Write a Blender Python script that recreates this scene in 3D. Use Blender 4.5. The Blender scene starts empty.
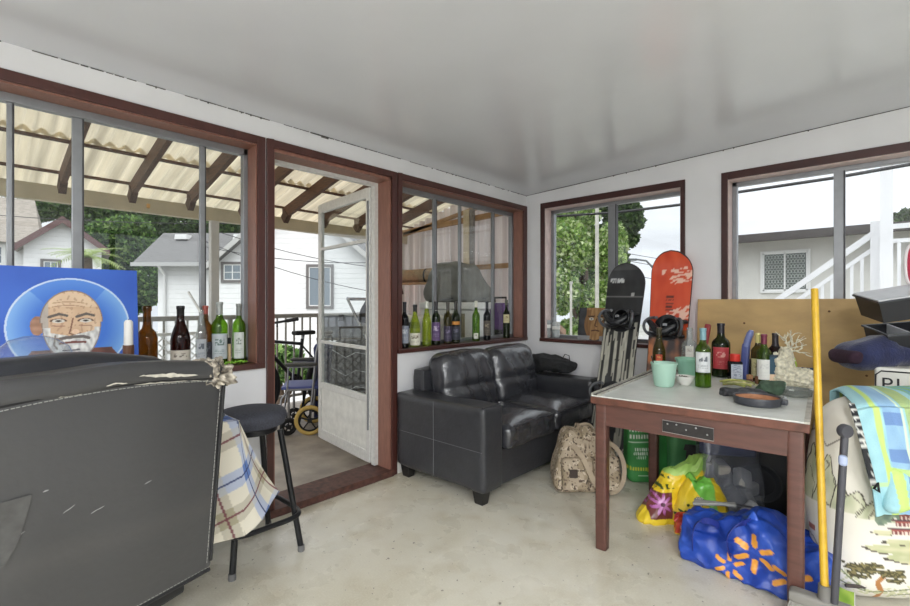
import bpy, bmesh, math, random
from mathutils import Vector, Matrix, noise
PI = math.pi
RND = random.Random(11)
scene = bpy.context.scene
COL = scene.collection
V = Vector

# ------------------------------------------------------------------ survey of the room (metres, camera 1.25 m above the floor)
FOC, YAW, HOR, EYE = 464.48, 0.7489, 301.99, 1.25
SN, CS = math.sin(YAW), math.cos(YAW)
XL, YB = -2.62, 3.858                      # inner faces of the left and back walls


def _dir(px, py):
    u = (px - 455) / FOC
    return V((-SN + u * CS, CS + u * SN, -(py - HOR) / FOC))


def on_z(px, py, z):
    d = _dir(px, py); return V((0, 0, EYE)) + d * ((z - EYE) / d.z)


def on_x(px, py, x):
    d = _dir(px, py); return V((0, 0, EYE)) + d * (x / d.x)


def on_y(px, py, y):
    d = _dir(px, py); return V((0, 0, EYE)) + d * (y / d.y)


def deep(px, py, t):
    return V((0, 0, EYE)) + _dir(px, py) * t


def lin(c):
    def f(v):
        v = v / 255.0
        return v / 12.92 if v <= .04045 else ((v + .055) / 1.055) ** 2.4
    return (f(c[0]), f(c[1]), f(c[2]))


# ------------------------------------------------------------------ materials
MATS = {}


def mat(name, c=(200, 200, 200), rough=.5, metal=0., spec=.5, var=0., vs=8., bump=0., bs=60., coat=0., attr=False, detail=4., stretch=None, trans=0., sheen=0.):
    if name in MATS: return MATS[name]
    m = bpy.data.materials.new(name); m.use_nodes = True
    nt = m.node_tree; N = nt.nodes; L = nt.links
    b = N['Principled BSDF']
    b.inputs['Roughness'].default_value = rough
    b.inputs['Metallic'].default_value = metal
    b.inputs['Specular IOR Level'].default_value = spec
    b.inputs['Coat Weight'].default_value = coat
    b.inputs['Sheen Weight'].default_value = sheen
    col = (*lin(c), 1)
    b.inputs['Base Color'].default_value = col
    tc = N.new('ShaderNodeTexCoord')
    src = tc.outputs['Object']
    if stretch:
        mp = N.new('ShaderNodeMapping'); mp.inputs['Scale'].default_value = stretch
        L.new(src, mp.inputs['Vector']); src = mp.outputs['Vector']
    out = None
    if attr:
        a = N.new('ShaderNodeAttribute'); a.attribute_name = 'Col'; out = a.outputs['Color']
    if var > 0:
        n = N.new('ShaderNodeTexNoise'); n.inputs['Scale'].default_value = vs; n.inputs['Detail'].default_value = detail
        L.new(src, n.inputs['Vector'])
        mr = N.new('ShaderNodeMapRange'); mr.inputs['From Min'].default_value = .3; mr.inputs['From Max'].default_value = .7
        mr.inputs['To Min'].default_value = 1 - var; mr.inputs['To Max'].default_value = 1 + var
        L.new(n.outputs['Fac'], mr.inputs['Value'])
        mx = N.new('ShaderNodeMix'); mx.data_type = 'RGBA'; mx.blend_type = 'MULTIPLY'; mx.inputs['Factor'].default_value = 1
        if out: L.new(out, mx.inputs['A'])
        else: mx.inputs['A'].default_value = col
        cb = N.new('ShaderNodeCombineColor')
        for k in ('Red', 'Green', 'Blue'): L.new(mr.outputs['Result'], cb.inputs[k])
        L.new(cb.outputs['Color'], mx.inputs['B']); out = mx.outputs['Result']
    if out: L.new(out, b.inputs['Base Color'])
    if bump > 0:
        n2 = N.new('ShaderNodeTexNoise'); n2.inputs['Scale'].default_value = bs; n2.inputs['Detail'].default_value = 3
        L.new(src, n2.inputs['Vector'])
        bp = N.new('ShaderNodeBump'); bp.inputs['Strength'].default_value = bump; bp.inputs['Distance'].default_value = .01
        L.new(n2.outputs['Fac'], bp.inputs['Height']); L.new(bp.outputs['Normal'], b.inputs['Normal'])
    if trans > 0:
        t = N.new('ShaderNodeBsdfTranslucent'); ms = N.new('ShaderNodeMixShader'); ms.inputs['Fac'].default_value = trans
        if out: L.new(out, t.inputs['Color'])
        else: t.inputs['Color'].default_value = col
        L.new(b.outputs['BSDF'], ms.inputs[1]); L.new(t.outputs['BSDF'], ms.inputs[2])
        L.new(ms.outputs['Shader'], N['Material Output'].inputs['Surface'])
    MATS[name] = m
    return m


def glass(name, tint=(255, 255, 255), ior=1.45, rough=0., haze=0., hazec=(230, 235, 235)):
    """thin glass: what is not mirrored by the surface passes through, tinted"""
    if name in MATS: return MATS[name]
    m = bpy.data.materials.new(name); m.use_nodes = True
    nt = m.node_tree; N = nt.nodes; L = nt.links
    N.remove(N['Principled BSDF'])
    t = N.new('ShaderNodeBsdfTransparent'); t.inputs['Color'].default_value = (*lin(tint), 1)
    g = N.new('ShaderNodeBsdfGlossy'); g.inputs['Roughness'].default_value = rough
    f = N.new('ShaderNodeFresnel'); f.inputs['IOR'].default_value = ior
    ms = N.new('ShaderNodeMixShader')
    ge = N.new('ShaderNodeNewGeometry'); io = N.new('ShaderNodeMapRange')      # both faces of the pane mirror alike
    io.inputs['To Min'].default_value = ior; io.inputs['To Max'].default_value = 1 / ior
    L.new(ge.outputs['Backfacing'], io.inputs['Value']); L.new(io.outputs['Result'], f.inputs['IOR'])
    L.new(f.outputs['Fac'], ms.inputs['Fac']); L.new(t.outputs['BSDF'], ms.inputs[1]); L.new(g.outputs['BSDF'], ms.inputs[2])
    last = ms
    if haze > 0:
        d = N.new('ShaderNodeBsdfDiffuse'); d.inputs['Color'].default_value = (*lin(hazec), 1)
        m2 = N.new('ShaderNodeMixShader'); m2.inputs['Fac'].default_value = haze
        L.new(ms.outputs['Shader'], m2.inputs[1]); L.new(d.outputs['BSDF'], m2.inputs[2]); last = m2
    L.new(last.outputs['Shader'], N['Material Output'].inputs['Surface'])
    MATS[name] = m
    return m


def painted(name, rough=.6, **k):
    return mat(name, (255, 255, 255), rough=rough, attr=True, **k)


# ------------------------------------------------------------------ mesh builder
def rotm(rx=0, ry=0, rz=0):
    return Matrix.Rotation(rz, 3, 'Z') @ Matrix.Rotation(ry, 3, 'Y') @ Matrix.Rotation(rx, 3, 'X')


class MB:
    def __init__(s):
        s.v = []; s.f = []

    def _add(s, vs, fs):
        o = len(s.v); s.v += [V(p) for p in vs]; s.f += [tuple(i + o for i in f) for f in fs]

    def box(s, x0, x1, y0, y1, z0, z1):
        s._add([(x, y, z) for x in (x0, x1) for y in (y0, y1) for z in (z0, z1)],
               [(0, 1, 3, 2), (4, 6, 7, 5), (0, 4, 5, 1), (2, 3, 7, 6), (0, 2, 6, 4), (1, 5, 7, 3)])
        return s

    def obox(s, c, size, m=None, taper=1.):
        m = m or Matrix.Identity(3); c = V(c); h = V(size) * .5
        pts = []
        for x in (-1, 1):
            for y in (-1, 1):
                for z in (-1, 1):
                    k = taper if z < 0 else 1.
                    pts.append(c + m @ V((x * h.x * k, y * h.y * k, z * h.z)))
        s._add(pts, [(0, 1, 3, 2), (4, 6, 7, 5), (0, 4, 5, 1), (2, 3, 7, 6), (0, 2, 6, 4), (1, 5, 7, 3)])
        return s

    def bar(s, a, b, w, h=None, up=(0, 0, 1)):
        a = V(a); b = V(b); h = h or w; d = (b - a).normalized(); up = V(up)
        if abs(d.dot(up)) > .99: up = V((1, 0, 0))
        sd = d.cross(up).normalized(); u2 = sd.cross(d)
        pts = [p + sd * (i * w / 2) + u2 * (j * h / 2) for p in (a, b) for i in (-1, 1) for j in (-1, 1)]
        s._add(pts, [(0, 1, 3, 2), (4, 6, 7, 5), (0, 4, 5, 1), (2, 3, 7, 6), (0, 2, 6, 4), (1, 5, 7, 3)])
        return s

    def tube(s, pts, r, n=8, closed=False, cap=True):
        pts = [V(p) for p in pts]; k = len(pts)
        rs = r if isinstance(r, (list, tuple)) else [r] * k
        prev = None; rings = []
        for i in range(k):
            a = pts[i - 1] if (i > 0 or closed) else pts[i]
            b = pts[(i + 1) % k] if (i < k - 1 or closed) else pts[i]
            d = (b - a).normalized()
            if prev is None:
                t = V((0, 0, 1)) if abs(d.z) < .9 else V((1, 0, 0)); e = d.cross(t).normalized()
            else:
                e = (prev - d * prev.dot(d)).normalized()
            prev = e; g = d.cross(e)
            rings.append([pts[i] + (e * math.cos(2 * PI * j / n) + g * math.sin(2 * PI * j / n)) * rs[i] for j in range(n)])
        vs = [p for rg in rings for p in rg]; fs = []
        for i in range(k if closed else k - 1):
            q = (i + 1) % k
            for j in range(n): fs.append((i * n + j, i * n + (j + 1) % n, q * n + (j + 1) % n, q * n + j))
        if cap and not closed:
            fs.append(tuple(range(n - 1, -1, -1))); fs.append(tuple((k - 1) * n + j for j in range(n)))
        s._add(vs, fs); return s

    def lathe(s, prof, c=(0, 0, 0), n=24, m=None, arc=None):
        c = V(c); m = m or Matrix.Identity(3); k = len(prof)
        a0, a1 = arc if arc else (0, 2 * PI)
        cols = n if not arc else n + 1
        vs = []
        for r, z in prof:
            for j in range(cols):
                t = a0 + (a1 - a0) * j / n
                vs.append(c + m @ V((r * math.cos(t), r * math.sin(t), z)))
        fs = []
        for i in range(k - 1):
            for j in range(n):
                q = (j + 1) % cols
                fs.append((i * cols + j, i * cols + q, (i + 1) * cols + q, (i + 1) * cols + j))
        s._add(vs, fs); return s

    def grid(s, fn, nu, nv):
        vs = [fn(i / nu, j / nv) for i in range(nu + 1) for j in range(nv + 1)]; w = nv + 1
        s._add(vs, [(i * w + j, (i + 1) * w + j, (i + 1) * w + j + 1, i * w + j + 1) for i in range(nu) for j in range(nv)])
        return s

    def prism(s, poly, fn, d):
        """poly of (u, v); fn(u, v, w) -> point; w runs 0..d"""
        n = len(poly)
        vs = [fn(u, v, 0) for u, v in poly] + [fn(u, v, d) for u, v in poly]
        s._add(vs, [tuple(range(n - 1, -1, -1)), tuple(range(n, 2 * n))] + [(i, (i + 1) % n, n + (i + 1) % n, n + i) for i in range(n)])
        return s

    def rbox(s, c, half, r, n=10, m=None, fn=None):
        """box with rounded edges, densely meshed; fn bends a local point"""
        m = m or Matrix.Identity(3); c = V(c); h = V(half)
        inner = V((max(h.x - r, 0), max(h.y - r, 0), max(h.z - r, 0)))

        def pt(p):
            q = V((p[0] * h.x, p[1] * h.y, p[2] * h.z))
            i = V([max(-inner[k], min(inner[k], q[k])) for k in range(3)])
            d = q - i
            if d.length > 1e-9: q = i + d.normalized() * min(r, max(abs(d.x), abs(d.y), abs(d.z)))
            if fn: q = V(fn(q))
            return c + m @ q
        tt = [.4 * math.sin(PI / 2 * (2 * k / n - 1)) + .6 * (2 * k / n - 1) for k in range(n + 1)]
        for ax in range(3):
            for sg in (-1, 1):
                vs = []
                for a in tt:
                    for b in tt:
                        p = [0, 0, 0]; p[ax] = sg; p[(ax + 1) % 3] = a; p[(ax + 2) % 3] = b
                        vs.append(pt(p))
                w = n + 1; fs = []
                for i in range(n):
                    for j in range(n):
                        f = (i * w + j, (i + 1) * w + j, (i + 1) * w + j + 1, i * w + j + 1)
                        fs.append(f if sg > 0 else f[::-1])
                s._add(vs, fs)
        return s

    def build(s, name, material, parent=None, smooth=True, bevel=0, paint=None, solid=0, sub=0, merge=True, seg=2):
        me = bpy.data.meshes.new(name)
        me.from_pydata([tuple(v) for v in s.v], [], s.f)
        if merge:
            bm = bmesh.new(); bm.from_mesh(me)
            bmesh.ops.remove_doubles(bm, verts=bm.verts, dist=1e-5)
            bmesh.ops.recalc_face_normals(bm, faces=bm.faces)
            bm.to_mesh(me); bm.free()
        if paint:
            ca = me.color_attributes.new('Col', 'FLOAT_COLOR', 'POINT')
            buf = []
            for v in me.vertices:
                q = lin(paint(v.co)); buf += [q[0], q[1], q[2], 1]
            ca.data.foreach_set('color', buf)
        me.materials.append(material)
        if smooth:
            me.polygons.foreach_set('use_smooth', [True] * len(me.polygons))
            me.set_sharp_from_angle(angle=math.radians(38))
        o = bpy.data.objects.new(name, me); COL.objects.link(o)
        if parent: o.parent = parent
        if bevel:
            b = o.modifiers.new('bevel', 'BEVEL'); b.width = bevel; b.segments = seg; b.limit_method = 'ANGLE'
        if solid:
            q = o.modifiers.new('solid', 'SOLIDIFY'); q.thickness = solid; q.offset = 0
        if sub:
            q = o.modifiers.new('sub', 'SUBSURF'); q.levels = sub; q.render_levels = sub
        return o


def tag(o, label=None, cat=None, group=None, kind=None):
    if label: o['label'] = label
    if cat: o['category'] = cat
    if group: o['group'] = group
    if kind: o['kind'] = kind
    return o


def thing(name, label, cat, loc=(0, 0, 0), rz=0., group=None, kind=None):
    o = bpy.data.objects.new(name, None); COL.objects.link(o)
    o.empty_display_size = .1
    o.location = loc; o.rotation_euler = (0, 0, rz)
    return tag(o, label, cat, group, kind)


def copy_tree(o, parent=None):
    c = o.copy(); COL.objects.link(c)
    if parent: c.parent = parent
    for ch in o.children: copy_tree(ch, c)
    return c


def bez(a, b, c, d, n):
    a, b, c, d = V(a), V(b), V(c), V(d)
    return [a * (1 - t) ** 3 + b * 3 * t * (1 - t) ** 2 + c * 3 * t * t * (1 - t) + d * t ** 3 for t in [i / n for i in range(n + 1)]]


def nz(p, s, seed=0.):
    return noise.noise(V((p[0] * s + seed, p[1] * s - seed, p[2] * s + 2 * seed)))


def crumple(q, s, a, seed=0.):
    """sharp folds, as in plastic film"""
    r = 1 - 2.4 * abs(nz(q, s, seed)); r += .5 * (1 - 2.4 * abs(nz(q, s * 2.3, seed + 4)))
    return q + V((q.x * .4, q.y, q.z * .5)).normalized() * a * r


def seg_d(p, a, b):
    ax, ay = a; bx, by = b; dx, dy = bx - ax, by - ay
    t = max(0, min(1, ((p[0] - ax) * dx + (p[1] - ay) * dy) / (dx * dx + dy * dy + 1e-12)))
    return math.hypot(p[0] - ax - t * dx, p[1] - ay - t * dy)


def line_d(p, pts):
    return min(seg_d(p, pts[i], pts[i + 1]) for i in range(len(pts) - 1))


def mixc(a, b, t):
    t = max(0, min(1, t)); return tuple(a[i] * (1 - t) + b[i] * t for i in range(3))
# ================================================================== THE ROOM
WHITE = mat('wall_paint', (222, 222, 224), rough=.45, var=.04, vs=3, bump=.05, bs=30)
CEILM = mat('ceiling_gloss_paint', (211, 213, 219), rough=.20, spec=.8, var=.025, vs=2.5, bump=.04, bs=5)
JAMB = mat('brown_jamb', (134, 93, 79), rough=.4, var=.14, vs=9, stretch=(6, 6, 1), bump=.06, bs=50)  # jambs: a lighter copy of the trim brown
BROWN = mat('brown_trim_paint', (74, 42, 37), rough=.32, var=.12, vs=9, stretch=(6, 6, 1), bump=.06, bs=50)
ALU = mat('aluminium', (142, 144, 147), rough=.4, metal=.6, var=.06, vs=20)
ALUDK = mat('aluminium_channel', (70, 70, 72), rough=.5, metal=.4)
ALUW = mat('white_aluminium', (212, 212, 208), rough=.4, metal=.15, var=.08, vs=40)
PANE = glass('window_glass', (250, 252, 252))
GAPM = mat('ceiling_gap', (92, 90, 88), rough=.9, var=.6, vs=40)

XO = XL - .15                    # outer face of the left wall
YO = YB + .17                    # outer face of the back wall
XR, YF = 2.35, -2.9              # unseen walls behind and right of the camera
SOFF = 2.146                     # underside of the openings
SILL = .905


def ceil_z(x): return 2.304 + .0395 * (x - XL)


# floor -------------------------------------------------------------
fm = bpy.data.materials.new('speckled_floor'); fm.use_nodes = True
N = fm.node_tree.nodes; L = fm.node_tree.links; bs = N['Principled BSDF']
tc = N.new('ShaderNodeTexCoord')
def _noise(scale, detail, lo, hi, a, b):
    n = N.new('ShaderNodeTexNoise'); n.inputs['Scale'].default_value = scale; n.inputs['Detail'].default_value = detail
    L.new(tc.outputs['Object'], n.inputs['Vector'])
    r = N.new('ShaderNodeMapRange'); r.inputs['From Min'].default_value = lo; r.inputs['From Max'].default_value = hi
    r.inputs['To Min'].default_value = a; r.inputs['To Max'].default_value = b
    L.new(n.outputs['Fac'], r.inputs['Value']); return r.outputs['Result']
def _mix(fac, a, b, mode='MIX'):
    m = N.new('ShaderNodeMix'); m.data_type = 'RGBA'; m.blend_type = mode
    if isinstance(fac, float): m.inputs['Factor'].default_value = fac
    else: L.new(fac, m.inputs['Factor'])
    for k, v in (('A', a), ('B', b)):
        if isinstance(v, tuple): m.inputs[k].default_value = (*lin(v), 1)
        else: L.new(v, m.inputs[k])
    return m.outputs['Result']
c1 = _mix(_noise(1.6, 5, .35, .65, 0, 1), (222, 219, 206), (200, 194, 174))
c2 = _mix(_noise(7, 6, .5, .72, 0, .55), c1, (182, 172, 148))
c3 = _mix(_noise(120, 2, .45, .7, 0, .35), c2, (232, 228, 214))
c4 = _mix(_noise(38, 2, .70, .74, 0, .8), c3, (80, 70, 60))
L.new(c4, bs.inputs['Base Color']); bs.inputs['Roughness'].default_value = .27
rr = _noise(5, 4, .3, .7, .20, .42); L.new(rr, bs.inputs['Roughness'])
o = MB().box(XL - .02, XR, YF, YB, -.12, 0).build('floor', fm, smooth=False); tag(o, kind='structure')

# ceiling, rising away from the left wall -------------------------------
b = MB()
b._add([(XL - .1, YF - .1, ceil_z(XL - .1)), (XR + .1, YF - .1, ceil_z(XR + .1)), (XR + .1, YB + .1, ceil_z(XR + .1)), (XL - .1, YB + .1, ceil_z(XL - .1))] +
       [(XL - .1, YF - .1, 2.8), (XR + .1, YF - .1, 2.8), (XR + .1, YB + .1, 2.8), (XL - .1, YB + .1, 2.8)],
       [(3, 2, 1, 0), (4, 5, 6, 7), (0, 1, 5, 4), (1, 2, 6, 5), (2, 3, 7, 6), (3, 0, 4, 7)])
tag(b.build('ceiling', CEILM, smooth=False), kind='structure')

# dark open seam where the ceiling board meets the walls (trim_1 left, trim_2 back)
b = MB()
y = -2.0
while y < YB - .01:
    w = RND.uniform(.02, .09); zc = ceil_z(XL)
    if RND.random() < .9:
        b.obox((XL + .002, y + w / 2, zc - .002), (.004, w, RND.uniform(.002, .0045)))
    if RND.random() < .3: b.obox((XL + .003, y + w / 2, zc - .004), (.005, .006, .010))
    y += w + RND.uniform(.0, .012)
b.obox((XL + .003, 1.60, ceil_z(XL) - .006), (.006, .05, .014)); b.obox((XL + .003, 1.56, ceil_z(XL) - .003), (.006, .12, .006))
tag(b.build('trim_1', GAPM, smooth=False), kind='structure')
b = MB()
x = XL
while x < XR:
    w = RND.uniform(.04, .16)
    b.obox((x + w / 2, YB - .002, ceil_z(x + w / 2) - .002), (w, .004, RND.uniform(.003, .005)), rotm(0, -.0395, 0))
    if RND.random() < .4: b.obox((x + w / 2, YB - .003, ceil_z(x + w / 2) - .005), (.007, .006, .010))
    x += w
tag(b.build('trim_2', GAPM, smooth=False), kind='structure')

# left wall ---------------------------------------------------------------
W1 = (-1.5, 1.166)          # window over the plaid table
DR = (1.257, 2.137)         # doorway
W2 = (2.234, 3.792)         # window behind the sofa
TOP = 2.95
b = MB()
b.box(XO, XL, YF - .1, W1[0], -.1, TOP)
b.box(XO, XL, W1[0], W1[1], -.1, SILL - .03)
b.box(XO, XL, W1[0], W2[1], SOFF, TOP)
b.box(XO, XL, W1[1], DR[0], -.1, SOFF)
b.box(XO, XL, DR[1], W2[0], -.1, SOFF)
b.box(XO, XL, W2[0], W2[1], -.1, SILL - .03)
b.box(XO, XL, W2[1], YO, -.1, TOP)
tag(b.build('wall_left', WHITE, smooth=False), kind='structure')

# back wall ------------------------------------------------------------------
W3 = (-2.405, -1.177)
W4 = (-.853, 1.60)
b = MB()
b.box(XL, W3[0], YB, YO, -.1, 2.7)
b.box(W3[0], W3[1], YB, YO, -.1, SILL - .03)
b.box(W3[0], W4[1], YB, YO, SOFF, 2.7)
b.box(W3[1], W4[0], YB, YO, -.1, SOFF)
b.box(W4[0], W4[1], YB, YO, -.1, SILL - .03)
b.box(W4[1], XR + .1, YB, YO, -.1, 2.7)
tag(b.build('wall_back', WHITE, smooth=False), kind='structure')

# the two walls behind the camera, with the sunroom's other windows ------------
b = MB()
b.box(XR, XR + .12, YF - .1, -1.9, -.1, 2.7); b.box(XR, XR + .12, 2.6, YB, -.1, 2.7)
b.box(XR, XR + .12, -1.9, 2.6, -.1, .8); b.box(XR, XR + .12, -1.9, 2.6, 2.25, 2.7)
tag(b.build('wall_right', WHITE, smooth=False), kind='structure')
b = MB()
b.box(XL, XR, YF - .1, YF, -.1, 2.7)
tag(b.build('wall_front', WHITE, smooth=False), kind='structure')
w5 = thing('window_5', None, None, kind='structure')
b = MB()
for yy in (-1.9, -.78, .35, 1.48, 2.6): b.box(XR + .02, XR + .08, yy - .03, yy + .03, .8, 2.25)
b.box(XR + .02, XR + .08, -1.9, 2.6, .8, .85); b.box(XR + .02, XR + .08, -1.9, 2.6, 2.2, 2.25)
b.build('window_frame', ALU, w5, smooth=False)
MB().box(XR + .045, XR + .05, -1.9, 2.6, .85, 2.2).build('pane', PANE, w5, smooth=False)

# windows in the left wall ------------------------------------------------------------
XG = XO + .02               # plane of the aluminium sashes


def left_window(name, y0, y1, bars, c_left, c_right, top_z):
    w = thing(name, None, None, kind='structure')
    b = MB()                                             # brown casing boards, standing 15 mm proud
    if c_left: b.box(XL, XL + .015, y0 - c_left, y0, SILL - .03, top_z)
    b.box(XL, XL + .015, y1, y1 + c_right, SILL - .03, top_z)
    b.box(XL, XL + .015, y0, y1, SOFF, top_z)
    b.build('casing', BROWN, w, smooth=False, bevel=.003)
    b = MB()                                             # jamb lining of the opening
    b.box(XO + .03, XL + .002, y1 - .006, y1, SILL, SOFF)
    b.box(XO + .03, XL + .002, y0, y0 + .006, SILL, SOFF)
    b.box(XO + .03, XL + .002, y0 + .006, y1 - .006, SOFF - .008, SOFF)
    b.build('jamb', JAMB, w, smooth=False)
    MB().box(XO + .02, XL + .025, y0 - c_left, y1 + c_right * .9, SILL - .032, SILL).build('window_stool', BROWN, w, smooth=False, bevel=.004)
    b = MB()
    b.box(XG - .02, XG + .025, y0 + .006, y1 - .006, SILL, SILL + .028)
    b.box(XG - .02, XG + .025, y0 + .006, y1 - .006, SOFF - .045, SOFF - .008)
    b.box(XG - .02, XG + .025, y0 + .006, y0 + .03, SILL, SOFF); b.box(XG - .02, XG + .025, y1 - .03, y1 - .006, SILL, SOFF)
    b.build('window_frame', ALU, w, smooth=False, bevel=.002)
    for ya, yb in bars:
        q = MB().box(XG - .005, XG + .014, ya, yb, SILL + .028, SOFF - .045).build('sash_bar', ALU, w, smooth=False, bevel=.002)
        MB().box(XG - .003, XG + .013, yb, yb + .006, SILL + .028, SOFF - .045).build('sash_gasket', ALUDK, q, smooth=False)
    MB().box(XG + .008, XG + .012, y0 + .01, y1 - .01, SILL + .02, SOFF - .03).build('pane', PANE, w, smooth=False)
    return w


def yb(px): return on_x(px, 250, XG + .014).y
left_window('window_1', W1[0], W1[1], [(-.85, -.80), (yb(6.5), yb(12.5)), (yb(72), yb(82.5)), (yb(200), yb(205))], .044, .044, 2.192)
left_window('window_2', W2[0], W2[1], [(yb(433.5), yb(436.5)), (yb(459.3), yb(461)), (yb(492.2), yb(494.3))], .038, .062, 2.195)

# doorway --------------------------------------------------------------------------
d = thing('door_1', None, None, kind='structure')
b = MB()
b.box(XL, XL + .018, DR[0] - .039, DR[0], 0, 2.192); b.box(XL, XL + .018, DR[1], DR[1] + .049, 0, 2.192)
b.box(XL, XL + .018, DR[0], DR[1], SOFF, 2.192)
b.build('casing', BROWN, d, smooth=False, bevel=.003)
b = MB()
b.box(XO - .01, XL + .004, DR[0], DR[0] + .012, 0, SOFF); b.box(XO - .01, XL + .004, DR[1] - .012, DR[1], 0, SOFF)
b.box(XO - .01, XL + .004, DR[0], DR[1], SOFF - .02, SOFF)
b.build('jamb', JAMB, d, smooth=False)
MB().box(XO - .06, XL + .03, DR[0] - .03, DR[1] + .01, 0, .045).build('threshold', mat('worn_threshold', (84, 54, 46), rough=.6, var=.5, vs=30), d, smooth=False, bevel=.004)
b = MB()
b.box(XO - .02, XO + .02, DR[1] - .045, DR[1] - .012, .05, SOFF - .02); b.box(XO - .02, XO + .02, DR[0] + .012, DR[0] + .03, .05, SOFF - .02)
b.box(XO - .02, XO + .02, DR[0] + .03, DR[1] - .045, SOFF - .045, SOFF - .02)
b.build('storm_frame', ALUW, d, smooth=False)

# the aluminium screen door, swung out onto the porch
hx, hy = XO - .03, DR[1] - .035
fx, fy = -3.68, 2.20
ln = math.hypot(fx - hx, fy - hy)
leaf = thing('door_2', None, None, (hx, hy, 0), math.atan2(fy - hy, fx - hx), kind='structure')
b = MB(); t = .016
b.box(0, .055, -t, t, .06, 2.10); b.box(ln - .055, ln, -t, t, .06, 2.10)
b.box(.055, ln - .055, -t, t, 2.03, 2.10); b.box(.055, ln - .055, -t, t, .06, .14)
b.box(.055, ln - .055, -t, t, .50, .55); b.box(.055, ln - .055, -t, t, .89, .915); b.box(.055, ln - .055, -t, t, 1.70, 1.725)
b.build('door_frame', ALUW, leaf, smooth=False, bevel=.003)
MB().box(.055, ln - .055, -.008, .008, .14, .50).build('kick_panel', mat('kick_panel_white', (216, 216, 210), rough=.5, var=.12, vs=14, bump=.1, bs=30), leaf, smooth=False)
for z0, z1 in ((.55, .89), (.915, 1.70), (1.725, 2.03)):
    MB().box(.055, ln - .055, -.003, .003, z0, z1).build('pane', glass('storm_glass', (244, 247, 247), ior=1.45), leaf, smooth=False)
MB().box(.01, .02, t, t + .012, .3, 2.0).build('hinge_strip', ALU, leaf, smooth=False)
q = MB().box(ln - .045, ln - .02, -t - .01, -t, .95, 1.13).build('door_latch', ALUDK, leaf, smooth=False, bevel=.003)

# windows in the back wall ---------------------------------------------------------
YG = YB + .13


def back_window(name, x0, x1, bars, cl, cr):
    w = thing(name, None, None, kind='structure')
    b = MB()
    b.box(x0 - cl, x0, YB - .015, YB, SILL - .03, 2.2); b.box(x1, x1 + cr, YB - .015, YB, SILL - .03, 2.2)
    b.box(x0, x1, YB - .015, YB, SOFF, 2.2)
    b.build('casing', mat('dark_brown_trim_paint', (62, 32, 29), rough=.35, var=.15, vs=9), w, smooth=False, bevel=.003)
    b = MB()
    b.box(x0, x0 + .006, YB - .002, YG, SILL, SOFF); b.box(x1 - .006, x1, YB - .002, YG, SILL, SOFF); b.box(x0, x1, YB - .002, YG, SOFF - .006, SOFF)
    b.build('jamb', mat('pale_jamb_paint', (206, 186, 182), rough=.5, var=.08, vs=20), w, smooth=False)
    MB().box(x0 - cl, x1 + cr, YB - .03, YG, SILL - .032, SILL).build('window_stool', BROWN, w, smooth=False, bevel=.004)
    b = MB()
    b.box(x0 + .006, x1 - .006, YG - .03, YG + .02, SILL, SILL + .03); b.box(x0 + .006, x1 - .006, YG - .03, YG + .02, SOFF - .036, SOFF - .006)
    b.box(x0 + .006, x0 + .036, YG - .03, YG + .02, SILL, SOFF); b.box(x1 - .036, x1 - .006, YG - .03, YG + .02, SILL, SOFF)
    b.build('window_frame', ALU, w, smooth=False, bevel=.002)
    for xa, xb in bars:
        q = MB().box(xa, xb, YG - .04, YG + .01, SILL + .03, SOFF - .036).build('sash_bar', ALU, w, smooth=False, bevel=.002)
        MB().box(xb, xb + .008, YG - .036, YG + .01, SILL + .03, SOFF - .036).build('sash_gasket', ALUDK, q, smooth=False)
    MB().box(x0 + .01, x1 - .01, YG - .008, YG - .004, SILL + .02, SOFF - .02).build('pane', PANE, w, smooth=False)


def xb_(px): return on_y(px, 250, YG - .04).x
back_window('window_3', W3[0], W3[1], [(xb_(608), xb_(615))], .045, .033)
back_window('window_4', W4[0], W4[1], [(xb_(833.5), xb_(843.5))], .042, .045)

# white baseboards ------------------------------------------------------------------
BASE = mat('baseboard_paint', (214, 212, 206), rough=.5, var=.1, vs=20)
tag(MB().box(XL, XL + .014, DR[1] + .05, YB - .014, 0, .085).build('baseboard_left', BASE, smooth=False, bevel=.003), kind='structure')
tag(MB().box(XL, XR, YB - .014, YB, 0, .085).build('baseboard_back', BASE, smooth=False, bevel=.003), kind='structure')
# ================================================================== FURNITURE
LEATHER = mat('black_leather', (52, 53, 57), rough=.34, spec=.55, var=.12, vs=14, bump=.22, bs=45)
LEATHER_SEAT = mat('creased_leather', (50, 51, 56), rough=.24, spec=.8, var=.1, vs=16, bump=.35, bs=26)
SEAM = mat('grey_seam', (100, 102, 104), rough=.7)
BLACKWOOD = mat('black_wood_foot', (26, 25, 26), rough=.4)
DKMETAL = mat('black_metal', (30, 31, 34), rough=.4, metal=.3)
RUBBER = mat('black_rubber', (22, 22, 24), rough=.7)

# ------------------------------------------------------------------ loveseat
SX0, SX1, SY0, SY1 = -2.595, -1.775, 2.165, 3.765
sofa = thing('loveseat', 'black leather two-seat sofa below the window lined with bottles', 'sofa', ((SX0 + SX1) / 2, (SY0 + SY1) / 2, 0))
ox, oy = sofa.location.x, sofa.location.y
dx, dy = (SX1 - SX0) / 2, (SY1 - SY0) / 2


def wr(a, s, seed):
    return lambda q: q + V((nz(q, s, seed), nz(q, s, seed + 9), nz(q, s, seed + 17))) * a


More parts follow.
